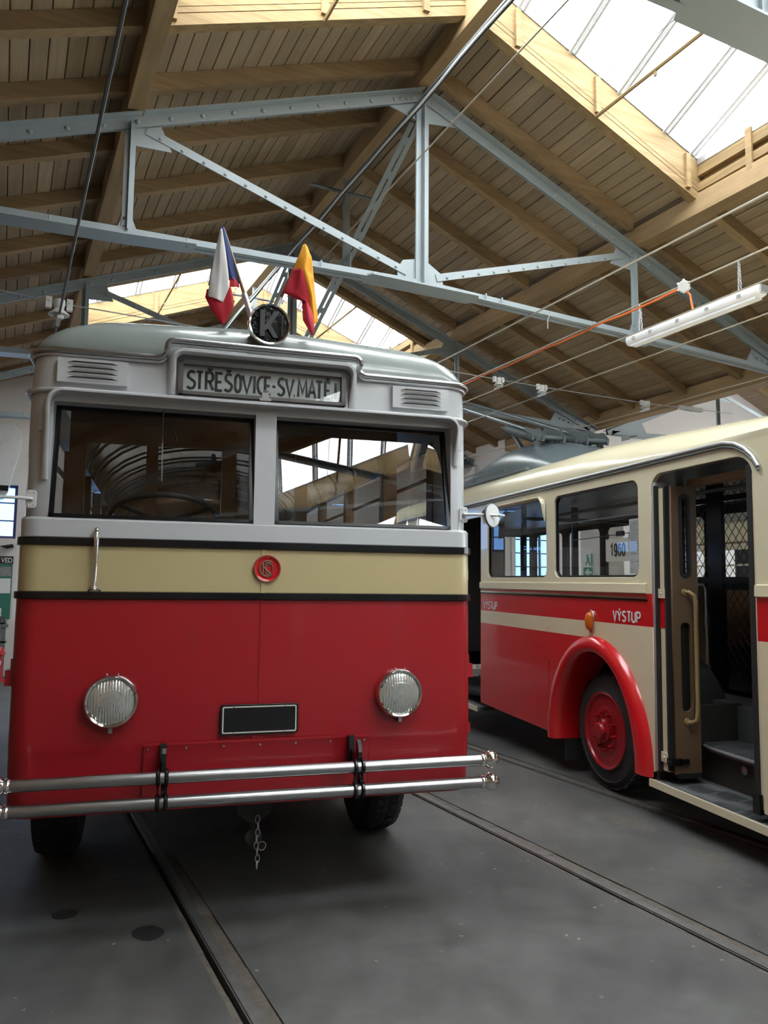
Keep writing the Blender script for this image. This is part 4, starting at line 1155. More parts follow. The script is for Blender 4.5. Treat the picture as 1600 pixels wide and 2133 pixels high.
# ---- flags behind the disc
def flag(name, base, tip, pts_fn, label):
    f = tag(empty(name, (0, 0, 0)), label, 'flag')
    MB().tube([mw @ Vector(base), mw @ Vector(tip)], [0.011, 0.008], 8).build('pole', 'brown', f, 60)
    d = (Vector(base)-Vector(tip)).normalized()*0.2
    MB().tube([mw @ (Vector(base)+d*0.3), mw @ (Vector(base)-d*0.5)], 0.016, 10).build('socket', 'alu', f, 60)
    return f
def cloth(grid, mats, pick, parent, name):
    """grid[i][j] of points; pick(i, j) -> material index; one mesh per colour field"""
    n = len(grid)-1; m_ = len(grid[0])-1
    for k, mt in enumerate(mats):
        b = MB()
        for i in range(n):
            for j in range(m_):
                if pick((i+0.5)/n, (j+0.5)/m_) != k: continue
                b.quad(grid[i][j], grid[i+1][j], grid[i+1][j+1], grid[i][j+1])
        o = b.build(name, mt, parent)
        o.data.polygons.foreach_set('use_smooth', [True]*len(o.data.polygons))
        bm = bmesh.new(); bm.from_mesh(o.data); bmesh.ops.remove_doubles(bm, verts=bm.verts, dist=1e-5); bm.to_mesh(o.data); bm.free()
        md = o.modifiers.new('thickness', 'SOLIDIFY'); md.thickness = 0.002
def hang(A, B, C_, D, N=26, M_=26, folds=2.5, amp=0.02, ph=0.0):
    """cloth patch with corners A (tip on pole), B (lower on pole), C_ (free bottom), D (free end), y swings in folds"""
    g = []
    for i in range(N+1):
        u = i/N; row = []
        for j in range(M_+1):
            v = j/M_
            p = Vector(A)*(1-u)*(1-v)+Vector(B)*u*(1-v)+Vector(C_)*u*v+Vector(D)*(1-u)*v
            p.y += amp*math.sin(ph+v*folds*math.pi+u*1.5)*min(1, 4*v); p.x += 0.4*amp*math.cos(ph+v*folds*2.1*math.pi+u)*min(1, 3*v)
            row.append(mw @ p)
        g.append(row)
    return g
f1 = flag('flag', (-0.090, 0.15, 3.19), (-0.245, 0.15, 3.645), None, 'white, red and blue flag drooping left of the K disc')
X = 0.012
P = lambda *a: [mw @ Vector(p) for p in a]
# blue field wraps the pole, white hangs over it, red shows below
def patch(rows, name, mat, parent, wob=0.006, ph=0):
    """rows: list of polylines (same count) from top to bottom, subdivided smoothly"""
    g = []
    K = 6
    for i in range(len(rows)-1):
        for s_ in range(K if i < len(rows)-2 else K+1):
            t = s_/K; row = []
            a_, b_ = rows[i], rows[i+1]
            for j in range(len(a_)-1):
                for q in range(K if j < len(a_)-2 else K+1):
                    w = q/K
                    p = (Vector(a_[j])*(1-w)+Vector(a_[j+1])*w)*(1-t)+(Vector(b_[j])*(1-w)+Vector(b_[j+1])*w)*t
                    p.y += wob*math.sin(ph+p.z*9+p.x*60)
                    row.append(mw @ p)
            g.append(row)
    b = MB(); b.loft(g); o = b.build(name, mat, parent)
    o.data.polygons.foreach_set('use_smooth', [True]*len(o.data.polygons))
    md = o.modifiers.new('thickness', 'SOLIDIFY'); md.thickness = 0.002
    return o
patch([[(-0.262, 0.14, 3.645), (-0.248, 0.138, 3.645), (-0.240, 0.145, 3.64)], [(-0.262, 0.13, 3.54), (-0.235, 0.125, 3.55), (-0.205, 0.14, 3.53)],
       [(-0.24, 0.13, 3.42), (-0.215, 0.12, 3.42), (-0.170, 0.14, 3.41)], [(-0.21, 0.13, 3.34), (-0.19, 0.12, 3.34), (-0.150, 0.14, 3.335)]], 'blue_field', 'fblue', f1)
patch([[(-0.300, 0.135, 3.43), (-0.292, 0.13, 3.43)], [(-0.318, 0.135, 3.30), (-0.296, 0.13, 3.30)]], 'blue_field', 'fblue', f1)
patch([[(-0.262, 0.125, 3.62), (-0.258, 0.118, 3.625), (-0.254, 0.118, 3.62)], [(-0.285, 0.11, 3.50), (-0.262, 0.095, 3.50), (-0.236, 0.11, 3.51)],
       [(-0.308, 0.10, 3.35), (-0.265, 0.075, 3.34), (-0.216, 0.10, 3.37)], [(-0.318, 0.10, 3.24), (-0.27, 0.07, 3.215), (-0.208, 0.10, 3.29)], [(-0.316, 0.10, 3.225), (-0.268, 0.07, 3.205), (-0.24, 0.09, 3.20)]], 'white_band', 'fwhite', f1)
patch([[(-0.325, 0.115, 3.27), (-0.27, 0.105, 3.28), (-0.20, 0.11, 3.30)], [(-0.332, 0.11, 3.225), (-0.27, 0.085, 3.20), (-0.185, 0.11, 3.24)], [(-0.295, 0.11, 3.15), (-0.245, 0.09, 3.13), (-0.182, 0.11, 3.185)], [(-0.242, 0.11, 3.085), (-0.235, 0.10, 3.08), (-0.222, 0.11, 3.095)]], 'red_band', 'fred', f1)
patch([[(-0.205, 0.125, 3.365), (-0.18, 0.12, 3.355), (-0.152, 0.14, 3.335)], [(-0.205, 0.125, 3.30), (-0.18, 0.12, 3.305), (-0.150, 0.14, 3.315)]], 'red_band', 'fred', f1)
f2 = flag('flag', (0.045, 0.15, 3.19), (0.212, 0.15, 3.605), None, 'orange and crimson flag drooping right of the K disc')
patch([[(0.200, 0.14, 3.605), (0.212, 0.13, 3.612), (0.226, 0.14, 3.60)], [(0.175, 0.13, 3.53), (0.215, 0.10, 3.53), (0.250, 0.13, 3.53)], [(0.148, 0.13, 3.45), (0.20, 0.09, 3.445), (0.262, 0.13, 3.43)],
       [(0.145, 0.125, 3.445), (0.215, 0.085, 3.41), (0.262, 0.12, 3.41)], [(0.215, 0.12, 3.30), (0.245, 0.085, 3.30), (0.275, 0.12, 3.30)], [(0.235, 0.12, 3.15), (0.262, 0.09, 3.15), (0.292, 0.12, 3.165)], [(0.232, 0.12, 3.115), (0.245, 0.10, 3.12), (0.290, 0.12, 3.16)]], 'orange_field', 'fyellow', f2)
patch([[(0.146, 0.115, 3.45), (0.18, 0.085, 3.44), (0.205, 0.10, 3.425)], [(0.115, 0.11, 3.37), (0.175, 0.08, 3.36), (0.228, 0.10, 3.355)], [(0.085, 0.115, 3.30), (0.16, 0.085, 3.29), (0.234, 0.10, 3.285)],
       [(0.195, 0.11, 3.265), (0.215, 0.085, 3.25), (0.240, 0.10, 3.235)], [(0.193, 0.04, 3.13), (0.218, 0.02, 3.13), (0.248, 0.03, 3.135)], [(0.228, -0.025, 3.03), (0.234, -0.03, 3.025), (0.242, -0.025, 3.04)]], 'crimson_field', 'fred', f2)

# ============================================================ CREAM TROLLEYBUS
B2 = empty('trolleybus', (4.516, 4.901, 0), (0, -0.0135, R(79.5)))
tag(B2, 'cream and red trolleybus with open folding door and VÝSTUP lettering', 'trolleybus')
XF, XN = 6.5, -4.6           # far and near ends of the modelled side
D1 = (-1.58, -0.50)          # open door
D2 = (2.83, 3.75)            # far door
def side(name, splines, mat, ext=0.02, bev=0.004, y=-0.02, parent=None):
    return curve_obj(splines, ext-bev, bev, name, mat, parent or B2, Matrix.Translation((0, y, 0)) @ XZ)
WZ0, WZ1 = 1.778, 2.553
W2 = (-0.338, 1.035); W1 = (1.19, 2.63)
up = [(D1[1], 1.655), (2.82, 1.655), (2.82, 2.60), (2.80, 2.664), (D1[1], 2.664)]
side('window_panel', [up, rrect(W2[0], W2[1], WZ0, WZ1, 0.085), rrect(W1[0], W1[1], WZ0, WZ1, 0.085)], 'cream')
side('window_panel', [[(XN, 1.655), (D1[0], 1.655), (D1[0], 2.664), (XN, 2.664)], rrect(-3.15, -1.70, WZ0-0.03, WZ1-0.05, 0.14), rrect(-4.5, -3.3, WZ0-0.03, WZ1-0.05, 0.14)], 'cream')
side('door_header', [[(D1[0], 2.664), (D1[1], 2.664), (D1[1], 2.50)]+arc(-0.63, 2.44, 0.125, 0.125, 0, 90, 8)+arc(-1.42, 2.42, 0.155, 0.145, 90, 180, 8)+[(D1[0], 2.45)]], 'cream')
side('door_header', [[(D2[0]-0.01, 2.664), (XF, 2.664), (XF, 2.5), (D2[0]-0.01, 2.5)]], 'cream')
side('window_panel', [[(D2[1], 1.405), (XF, 1.405), (XF, 2.5), (D2[1], 2.5)], rrect(3.95, 5.05, 1.778, 2.46, 0.085), rrect(5.2, 6.3, 1.778, 2.46, 0.085)], 'cream')
side('lower_panel', [[(D2[1], 0.35), (D2[1], 1.405), (XF, 1.405), (XF, 0.35), (5.95, 0.35)]+arc(5.2, 0.35, 0.72, 0.80, 0, 180, 16)], 'red2', 0.02, 0.002)
for a, c in ((3.95, 5.05), (5.2, 6.3)): MB().quad((a, -0.03, 1.778), (c, -0.03, 1.778), (c, -0.03, 2.46), (a, -0.03, 2.46)).build('window_glass', 'side_glass', B2)
# ledge under the windows
for a, c in ((D1[1]+0.06, 2.82), (XN, D1[0]-0.0)):
    MB().prism([(a, 0.0, 1.735), (a, 0.016, 1.728), (a, 0.018, 1.66), (a, 0.0, 1.652)], (c-a, 0, 0)).build('ledge', 'cream', B2)
# red band, cream stripe, lower panels
side('red_band', [[(D1[1], 1.405), (2.82, 1.405), (2.82, 1.655), (D1[1], 1.655)]], 'red2', 0.02, 0.002)
side('red_band', [[(XN, 1.385), (D1[0], 1.385), (D1[0], 1.655), (XN, 1.655)]], 'red2', 0.02, 0.002)
side('cream_stripe', [[(0.33, 1.262), (2.82, 1.262), (2.82, 1.405), (0.33, 1.405)]], 'cream', 0.02, 0.001)
AC, AX, AZ = (0.33, 0.33), 0.80, 0.94
left = arc(AC[0], AC[1], AX, AZ, 90, 0, 18)
side('lower_panel', [[(2.82, 0.35), (2.82, 1.262), (0.33, 1.262)]+[(0.33, 1.262)]*0+left[1:]], 'red2', 0.02, 0.002)
right = arc(AC[0], AC[1], AX+0.01, AZ, 180, 90, 18)
side('lower_panel', [[(D1[1], 1.405), (D1[1], 0.35), (-0.485, 0.34)]+right[1:]+[(0.33, 1.405)]], 'cream', 0.02, 0.002)
side('lower_panel', [[(XN, 0.35), (D1[0]-0.01, 0.35), (D1[0]-0.01, 1.385), (XN, 1.385)]], 'cream', 0.02, 0.002)
# rubber-lined seams and rivets on the red panel
b = MB(); random.seed(2)
for i in range(9): b.ball((1.16, 0.0, 0.42+i*0.11), 0.006, 6)
tag(b.build('rivet', 'red2', B2, 60), kind='stuff')
MB().box(1.155, 1.163, -0.002, 0.003, 0.36, 1.0).build('seam', 'red', B2)
# chrome strip with rubber
c = MB().prism([(-0.44, 0.0, 1.633), (-0.44, 0.013, 1.628), (-0.44, 0.013, 1.612), (-0.44, 0, 1.607)], (3.24, 0, 0)).build('chrome_strip', 'chrome', B2)
MB().box(-0.44, 2.80, 0.0, 0.008, 1.597, 1.607).build('strip_rubber', 'black', c)
strokes([(g, -0.162+0.192-0.066*k-(0.004 if g == 'T' else 0), -0.162+0.192-0.066*k-0.046) for k, g in enumerate(("V", "Y'", 'S', 'T', 'U', 'P'))], 1.430, 0.078, 0.0145, 'white', 'lettering', B2, 0.0025, True)
strokes([(g, 2.535+0.192-0.066*k-(0.004 if g == 'T' else 0), 2.535+0.192-0.066*k-0.046) for k, g in enumerate(("V", "Y'", 'S', 'T', 'U', 'P'))], 1.430, 0.078, 0.0145, 'white', 'lettering', B2, 0.0025, True)
# fender flare
b = MB(); rings = []
NA = 40
for i in range(NA+1):
    a = R(-2+184*i/NA); ca, sa = math.cos(a), math.sin(a)
    wout = 0.0+0.0*ca
    sec = [(AX+0.012, AZ+0.01, 0.002), (AX-0.005, AZ, 0.035), (AX-0.05, AZ-0.03, 0.062), (AX-0.11, AZ-0.075, 0.068), (AX-0.15, AZ-0.11, 0.058), (AX-0.175, AZ-0.13, 0.03), (AX-0.18, AZ-0.135, -0.06), (AX-0.18, AZ-0.135, -0.3)]
    rings.append([(AC[0]+q*ca, yy, AC[1]+w*sa) for q, w, yy in sec])
b.loft(rings); fe = b.build('wheel_arch', 'red2', B2, 50)
b = MB(); b.loft([[(AC[0]+0.63*math.cos(R(a)), y, AC[1]+0.81*math.sin(R(a))) for a in range(0, 181, 10)] for y in (-0.02, -0.9)])
b.build('wheel_well', 'rubber', B2)
MB().box(AC[0]+0.62, AC[0]+0.64, -0.42, -0.06, 0.10, 0.95).build('mud_flap', 'rubber', B2)
# front wheel
WC = (0.33, -0.10, 0.487)
wh = empty('wheel', WC, parent=B2)
RT = 0.487; tw = 0.27
prof = [(0.315, 0.02), (0.335, 0.004), (0.40, 0.0), (0.415, -0.004), (0.42, 0.001), (0.45, -0.012), (0.472, -0.035), (RT, -0.055), (RT, -0.215), (0.472, -0.235), (0.42, -0.265), (0.32, -0.25)]
prof = [(r, d) for r, d in prof]
MB().lathe(prof, (0, 0, 0), (0, 1, 0), 64, False).build('tyre', 'tyre', wh, 40)
treads(RT, tw, 'tread', wh, (0, -tw/2, 0), (0, 1, 0), 52)
rim = MB().lathe([(0.318, 0.0), (0.322, 0.018), (0.312, 0.024), (0.30, 0.018), (0.292, -0.002), (0.275, -0.012), (0.262, -0.004), (0.25, -0.02), (0.238, -0.03), (0.215, -0.015), (0.20, 0.0), (0.165, 0.006), (0.152, 0.0), (0.148, -0.03), (0.10, -0.035), (0.098, 0.0), (0.095, 0.03), (0.075, 0.045), (0.07, 0.075), (0.06, 0.085), (1e-4, 0.088)], (0, 0, 0), (0, 1, 0), 56)
M['wheelred'] = paint('wheel_red', (0.36, 0.010, 0.016), 0.25, 0, 0.2, 9)
ro = rim.build('rim', 'wheelred', wh, 40)
for k in range(10):
    a = R(36*k+10); x, z = 0.155*math.cos(a), 0.155*math.sin(a)
    n_ = MB().lathe([(0.02, 0), (0.02, 0.012), (0.014, 0.014), (0.014, 0.045), (0.009, 0.05), (1e-4, 0.05)], (x, 0.0, z), (0, 1, 0), 6)
    n_.build('wheel_nut', 'wheelred', ro)
for k in range(5):
    a = R(72*k+30); x, z = 0.232*math.cos(a), 0.232*math.sin(a); t = Vector((-math.sin(a), 0, math.cos(a))); r_ = Vector((math.cos(a), 0, math.sin(a)))
    c0 = Vector((x, -0.015, z)); MB().prism([c0-t*0.05-r_*0.014, c0+t*0.05-r_*0.014, c0+t*0.045+r_*0.016, c0-t*0.045+r_*0.016], (0, 0.004, 0)).build('hand_hole', 'ink', ro)
b = MB()
for k in range(8):
    a = R(45*k); b.lathe([(0.007, 0), (0.007, 0.01)], (0.08*math.cos(a), 0.045, 0.08*math.sin(a)), (0, 1, 0), 6)
b.build('hub_bolt', 'wheelred', ro)
for (x, y) in ((0.33, -2.12), (5.2, -0.2)):
    w2 = empty('wheel', (x, y, 0.487), parent=B2)
    MB().lathe(prof, (0, 0.1, 0), (0, 1, 0), 32, False).build('tyre', 'tyre', w2, 40)
MB().tube([(0.33, -0.3, 0.487), (0.33, -2.2, 0.487)], 0.08, 10).build('axle', 'rubber', B2, 60)
# direction indicator
ind = MB(); xs = 0.365
rings = []
for i in range(13):
    t = -1+2*i/12; h = math.sqrt(max(0, 1-abs(t)**2.6)); rings.append([(xs+0.042*h*math.cos(R(a)), 0.012+0.055*h*math.sin(R(a)), 1.405+0.085*t) for a in range(0, 181, 15)])
ind.loft(rings); io = ind.build('indicator', 'amber', B2, 70)
curve_obj([[(xs+0.047*math.cos(R(a)), 1.405+0.094*math.sin(R(a))*(1 if abs(math.sin(R(a))) < 0.99 else 1)) for a in range(0, 360, 15)]], 0.006, 0.004, 'indicator_base', 'chrome', io, Matrix.Translation((0, 0.006, 0)) @ XZ)
# windows: rubber, panes
for k, (a, c) in enumerate((W2, W1)):
    f = side('window_rubber', [rrect(a, c, WZ0, WZ1, 0.085), rrect(a+0.02, c-0.02, WZ0+0.02, WZ1-0.02, 0.07)], 'black', 0.012, 0.002, -0.028)
    MB().add([(x, -0.03, z) for x, z in rrect(a+0.01, c-0.01, WZ0+0.01, WZ1-0.01, 0.075)], [tuple(range(28))]).build('window_glass', 'side_glass', f)
for (a, c) in ((-3.15, -1.70), (-4.5, -3.3)):
    f = side('window_rubber', [rrect(a, c, WZ0-0.03, WZ1-0.05, 0.14), rrect(a+0.03, c-0.03, WZ0, WZ1-0.08, 0.12)], 'black', 0.014, 0.003, -0.02)
    MB().add([(x, -0.026, z) for x, z in rrect(a+0.015, c-0.015, WZ0-0.015, WZ1-0.065, 0.13)], [tuple(range(28))]).build('window_glass', 'side_glass', f)
# rain hood over the far window
brow('window_hood', 1.215, 2.72, 2.33, 2.40, 2.575, 0.10, -0.045, 'cream', B2, -0.014, 0.0)
# sliding light rail across the windows
MB().box(W2[0]+0.02, W2[1]-0.02, -0.05, -0.04, 2.28, 2.29).build('window_rail', 'darksteel', B2)
# gutter rail with the turned-down end over the door
path = [(XF, 0.012, 2.668), (2.0, 0.012, 2.668), (0.0, 0.012, 2.668), (-1.15, 0.012, 2.672), (-1.33, 0.014, 2.668), (-1.44, 0.016, 2.645), (-1.53, 0.018, 2.60), (-1.60, 0.018, 2.54), (-1.645, 0.018, 2.47)]
MB().tube(path, 0.013, 8).build('gutter_rail', 'alu', B2, 60)
MB().tube([(p[0], p[1]-0.002, p[2]-0.03 if i < 4 else p[2]-0.026) for i, p in enumerate(path)], 0.009, 6).build('gutter_rail', 'darksteel', B2, 60)
# roof
def sag(x): return -0.052*max(0, 0.55-x)-0.004*max(0, 0.55-x)**2
secs = [(0.0, 2.655), (0.004, 2.70), (-0.012, 2.77), (-0.05, 2.835), (-0.12, 2.90), (-0.24, 2.955), (-0.45, 3.01), (-0.8, 3.055), (-1.25, 3.07), (-1.7, 3.055), (-2.05, 3.01), (-2.26, 2.955), (-2.38, 2.90), (-2.45, 2.835), (-2.5, 2.7), (-2.5, 2.62)]
xs_ = [XF, 2.5, 1.5, 0.55, 0.0, -0.6, -1.2, -1.8, -2.6, -3.4, -4.2, XN]
b = MB(); b.loft([[(x, y, z+(sag(x) if z > 2.7 else 0)*min(1, (z-2.66)/0.2)) for y, z in secs] for x in xs_])
b.build('roof', 'cream', B2, 60)
# roof walkway rails and pole base
b = MB().bar((2.3, -0.35, 3.02), (5.6, -0.35, 3.02), 0.05, 0.03); 
for x in (2.9, 3.9, 4.9): b.box(x-0.02, x+0.02, -0.36, -0.34, 3.0, 3.09)
b.tube([(2.9, -0.35, 3.09), (5.8, -0.35, 3.09)], 0.008, 6); b.tube([(3.6, -0.35, 3.15), (5.8, -0.35, 3.15)], 0.008, 6)
b.build('roof_rail', 'darksteel', B2, 60)
M['poleblue'] = paint('blue_grey_paint', (0.12, 0.155, 0.17), 0.32, 0, 0.08, 4)
rings = []
for i in range(17):
    t = i/16; x = 1.9+3.4*t; h = 0.53*math.sin(math.pi*min(1, max(0, t)))**0.8*(1.0 if t < 0.5 else 1.0)+0.002
    rings.append([(x, -1.25+0.72*math.cos(R(a)), 3.02+h*math.sin(R(a))**0.75 if 0 < a < 180 else 3.0) for a in range(0, 181, 12)])
MB().loft(rings).build('pole_housing', 'poleblue', B2, 60)
M['spring'] = paint('spring_steel', (0.17, 0.20, 0.21), 0.4, 0.3)
for k, y in enumerate((-0.95, -1.55)):
    pr = empty('trolley_pole', (3.0, y, 3.50), parent=B2)
    d = Vector((1, 0.0, 0.335)).normalized()
    pole = MB().tube([(-0.05, 0, 0.03), Vector((0, 0, 0.05))+d*1.2, Vector((0, 0, 0.05))+d*6.0], [0.035, 0.032, 0.02], 12); pole.build('pole', 'poleblue', pr, 60)
    MB().tube([Vector((0, -0.09, 0.0))+d*0.0, Vector((0, -0.09, 0.0))+d*1.25], 0.022, 10).build('spring_rod', 'darksteel', pr, 60)
    for sy in (-0.085, 0.085):
        h = []
        for i in range(34*6):
            t = i/(34*6); a = i*math.pi/3; c = Vector((0.05, sy, 0.0))+d*(0.95*t+0.08)
            h.append(c+Vector((0, math.cos(a), 0))*0.042+d.cross(Vector((0, 1, 0)))*math.sin(a)*0.042)
        MB().tube(h, 0.010, 5).build('spring', 'spring', pr, 60)
        MB().tube([Vector((0.05, sy, 0))+d*1.02, Vector((0.05, sy, 0))+d*1.12], 0.03, 10).build('spring_end', 'rubber', pr, 60)
    b = MB()
    for sy in (-0.14, 0.14): b.prism([(-0.22, sy-0.012, 0.02), (-0.10, sy-0.012, 0.12), (0.02, sy-0.012, 0.13), (0.30, sy-0.012, 0.22), (0.30, sy-0.012, 0.17), (0.06, sy-0.012, 0.06), (0.02, sy-0.012, -0.16), (-0.10, sy-0.012, -0.16), (-0.08, sy-0.012, -0.02), (-0.2, sy-0.012, -0.06)], (0, 0.024, 0))
    b.tube([(-0.16, -0.17, 0.0), (-0.16, 0.17, 0.0)], 0.03, 10); b.tube([(0.02, -0.17, 0.02), (0.02, 0.17, 0.02)], 0.035, 10)
    b.build('hinge_frame', 'spring', pr, 40)
    b = MB().tube([(0.45, 0, -0.2), (0.95, 0, 0.24)], [0.04, 0.032], 10); b.tube([(0.0, 0, -0.3), (0.0, 0, -0.05)], 0.07, 12)
    b.build('stay', 'poleblue', pr, 60)
# ---- door opening
MB().box(-0.56, -0.50, -0.10, -0.004, 0.36, 2.50).build('door_jamb', 'alu', B2)
MB().box(-0.563, -0.545, -0.03, 0.006, 0.36, 2.47).build('door_seal', 'rubber', B2)
dl = empty('folding_door', (0, 0, 0), parent=B2)
MB().box(-0.635, -0.565, -0.055, -0.025, 0.37, 2.45).build('outer_leaf', 'cream', dl)
MB().box(-0.636, -0.564, -0.024, -0.022, 1.405, 1.655).build('leaf_band', 'red2', dl)
MB().box(-0.655, -0.635, -0.06, -0.012, 0.38, 2.46).build('leaf_seal', 'rubber', dl)
for z in (0.47, 1.66):
    h = MB().box(-0.64, -0.555, -0.02, -0.008, z-0.035, z+0.035); h.ball((-0.60, -0.008, z), 0.01, 8); h.build('hinge', 'cream', dl)
# inner leaf, folded square to the side, seen from its inner face
YX = Matrix(((0, 0, -1, 0), (1, 0, 0, 0), (0, 1, 0, 0), (0, 0, 0, 1)))      # curve xy -> (y, z), facing -x
leaf = curve_obj([[(-0.27, 0.36), (-0.055, 0.36), (-0.055, 2.46), (-0.27, 2.46)], rrect(-0.215, -0.125, 1.78, 2.40, 0.044, 8), rrect(-0.205, -0.115, 0.80, 1.45, 0.04, 8)], 0.010, 0.003, 'inner_leaf', 'doorbrown', dl, Matrix.Translation((-0.66, 0, 0)) @ YX)
curve_obj([rrect(-0.218, -0.122, 1.777, 2.403, 0.047, 8), rrect(-0.198, -0.142, 1.80, 2.38, 0.027, 8)], 0.013, 0.003, 'slot_rubber', 'rubber', leaf, Matrix.Translation((-0.66, 0, 0)) @ YX)
MB().quad((-0.655, -0.21, 1.79), (-0.655, -0.13, 1.79), (-0.655, -0.13, 2.39), (-0.655, -0.21, 2.39)).build('slot_glass', 'side_glass', leaf)
MB().quad((-0.645, -0.21, 0.79), (-0.645, -0.11, 0.79), (-0.645, -0.11, 1.46), (-0.645, -0.21, 1.46)).build('slot_backing', 'ink', leaf)
M['handle'] = paint('ochre_handle', (0.34, 0.24, 0.11), 0.35)
MB().tube([(-0.67, -0.155, 1.67), (-0.71, -0.165, 1.675), (-0.735, -0.19, 1.65), (-0.735, -0.20, 1.60), (-0.735, -0.20, 0.82), (-0.735, -0.19, 0.75), (-0.71, -0.165, 0.73), (-0.67, -0.155, 0.73)], 0.014, 10).build('door_handle', 'handle', dl, 60)
for z in (1.67, 0.73): MB().lathe([(0.028, 0), (0.024, 0.012), (1e-4, 0.012)], (-0.672, -0.155, z), (-1, 0, 0), 14).build('handle_rose', 'handle', dl)
b = MB().box(-0.70, -0.64, -0.09, -0.0, 0.43, 0.475); b.box(-0.70, -0.67, -0.15, -0.06, 0.435, 0.47); b.ball((-0.66, 0.0, 0.452), 0.012, 8); b.build('catch', 'black', dl)
MB().box(-0.685, -0.645, -0.26, -0.07, 0.33, 0.365).build('leaf_brush', 'rubber', dl)
# right-hand leaf edge-on
dr = empty('folding_door', (0, 0, 0), parent=B2)
MB().box(-1.575, -1.545, -0.30, -0.02, 0.36, 2.44).build('outer_leaf', 'cream', dr)
MB().box(-1.545, -1.50, -0.30, -0.015, 0.38, 2.50).build('leaf_seal', 'rubber', dr)
MB().box(-1.56, -1.50, -0.04, 0.005, 0.33, 0.45).build('catch', 'black', dr)
# steps
st = MB().prism([(D1[1]+0.02, 0.035, 0.285), (D1[1]+0.02, -0.38, 0.285), (D1[1]+0.02, -0.38, 0.245), (D1[1]+0.02, 0.035, 0.245)], (D1[0]-D1[1]-0.12, 0, 0)).build('lower_step', 'greyin', B2)
MB().box(D1[0]-0.10, D1[1]+0.02, 0.022, 0.042, 0.240, 0.292).build('step_edge', 'cream', st)
b = MB()
for i in range(44):
    x0 = -0.72-i*0.019
    p = []
    for j in range(14):
        y = -0.30+0.30*j/13; p.append((x0+0.022*math.sin(y*22+math.floor(i/11)*1.5), y, 0.288))
    b.tube(p, 0.0035, 4)
tag(b.build('tread_rib', 'greyin', st, 60), kind='stuff')
MB().box(D1[0], D1[1], -0.40, -0.37, 0.285, 0.53).build('step_riser', 'darkin', B2)
pts = [(-0.60, -0.36), (-0.72, -0.33), (-0.95, -0.32), (D1[0], -0.33), (D1[0], -0.72), (-0.52, -0.72), (-0.52, -0.42)]
us = MB().prism([(x, y, 0.545) for x, y in pts], (0, 0, -0.035)).build('upper_step', 'greyin', B2)
ed = MB().tube([(x, y+0.004, 0.538) for x, y in pts[:4]], 0.012, 8).build('step_edge', 'alu', us, 60)
b = MB()
for i in range(20):
    p = [(-0.70-i*0.04+0.02*math.sin(y*20), y, 0.548) for y in [-0.68+0.33*j/11 for j in range(12)]]
    b.tube(p, 0.004, 4)
tag(b.build('tread_rib', 'greyin', us, 60), kind='stuff')
MB().lathe([(0.034, 0), (0.034, 0.01), (0.026, 0.018), (1e-4, 0.022)], (-1.0, -0.37, 0.45), (0, 1, 0), 20).build('step_lamp', 'dullchrome', B2, 50)
MB().box(D1[0], D1[1], -0.76, -0.72, 0.53, 0.80).build('step_riser', 'darksteel', B2)
MB().box(-0.52, -0.49, -0.76, -0.02, 0.28, 0.82).build('stairwell_side', 'darkin', B2)
# ---- saloon
MB().box(XN, XF, -2.45, -0.76, 0.76, 0.80).build('saloon_floor', 'greyin', B2)
for a, c in ((XN, D1[0]), (1.02, D2[0])): MB().box(a, c, -0.76, -0.04, 0.76, 0.80).build('saloon_floor', 'greyin', B2)
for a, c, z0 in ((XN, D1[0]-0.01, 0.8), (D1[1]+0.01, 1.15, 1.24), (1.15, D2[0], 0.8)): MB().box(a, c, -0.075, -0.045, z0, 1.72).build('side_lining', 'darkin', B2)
MB().box(XN, XF, -2.4, -0.1, 2.62, 2.64).build('saloon_ceiling', 'darksteel', B2)
M['lintelwood'] = paint('lintel_wood', (0.22, 0.11, 0.045), 0.5)
MB().box(D1[0]+0.05, D1[1]-0.06, -0.34, -0.28, 2.47, 2.53).build('door_lintel', 'lintelwood', B2)
FW = ((-3.0, -1.9), (-1.75, -0.65), (-0.5, 0.6), (0.75, 1.85), (2.0, 3.1), (3.25, 4.1), (4.25, 5.2), (5.35, 6.3))
far = [rrect(a, c, 1.80, 2.52, 0.08) for a, c in FW]
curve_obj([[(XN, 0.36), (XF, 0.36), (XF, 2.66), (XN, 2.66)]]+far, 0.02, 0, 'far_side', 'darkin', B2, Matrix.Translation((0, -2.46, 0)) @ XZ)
curve_obj([[(XN, 0.36), (XF, 0.36), (XF, 2.66), (XN, 2.66)]]+far, 0.004, 0, 'far_coachwork', 'cream', B2, Matrix.Translation((0, -2.49, 0)) @ XZ)
for (a, c) in FW:
    MB().quad((a, -2.465, 1.8), (c, -2.465, 1.8), (c, -2.465, 2.52), (a, -2.465, 2.52)).build('window_glass', 'side_glass', B2)
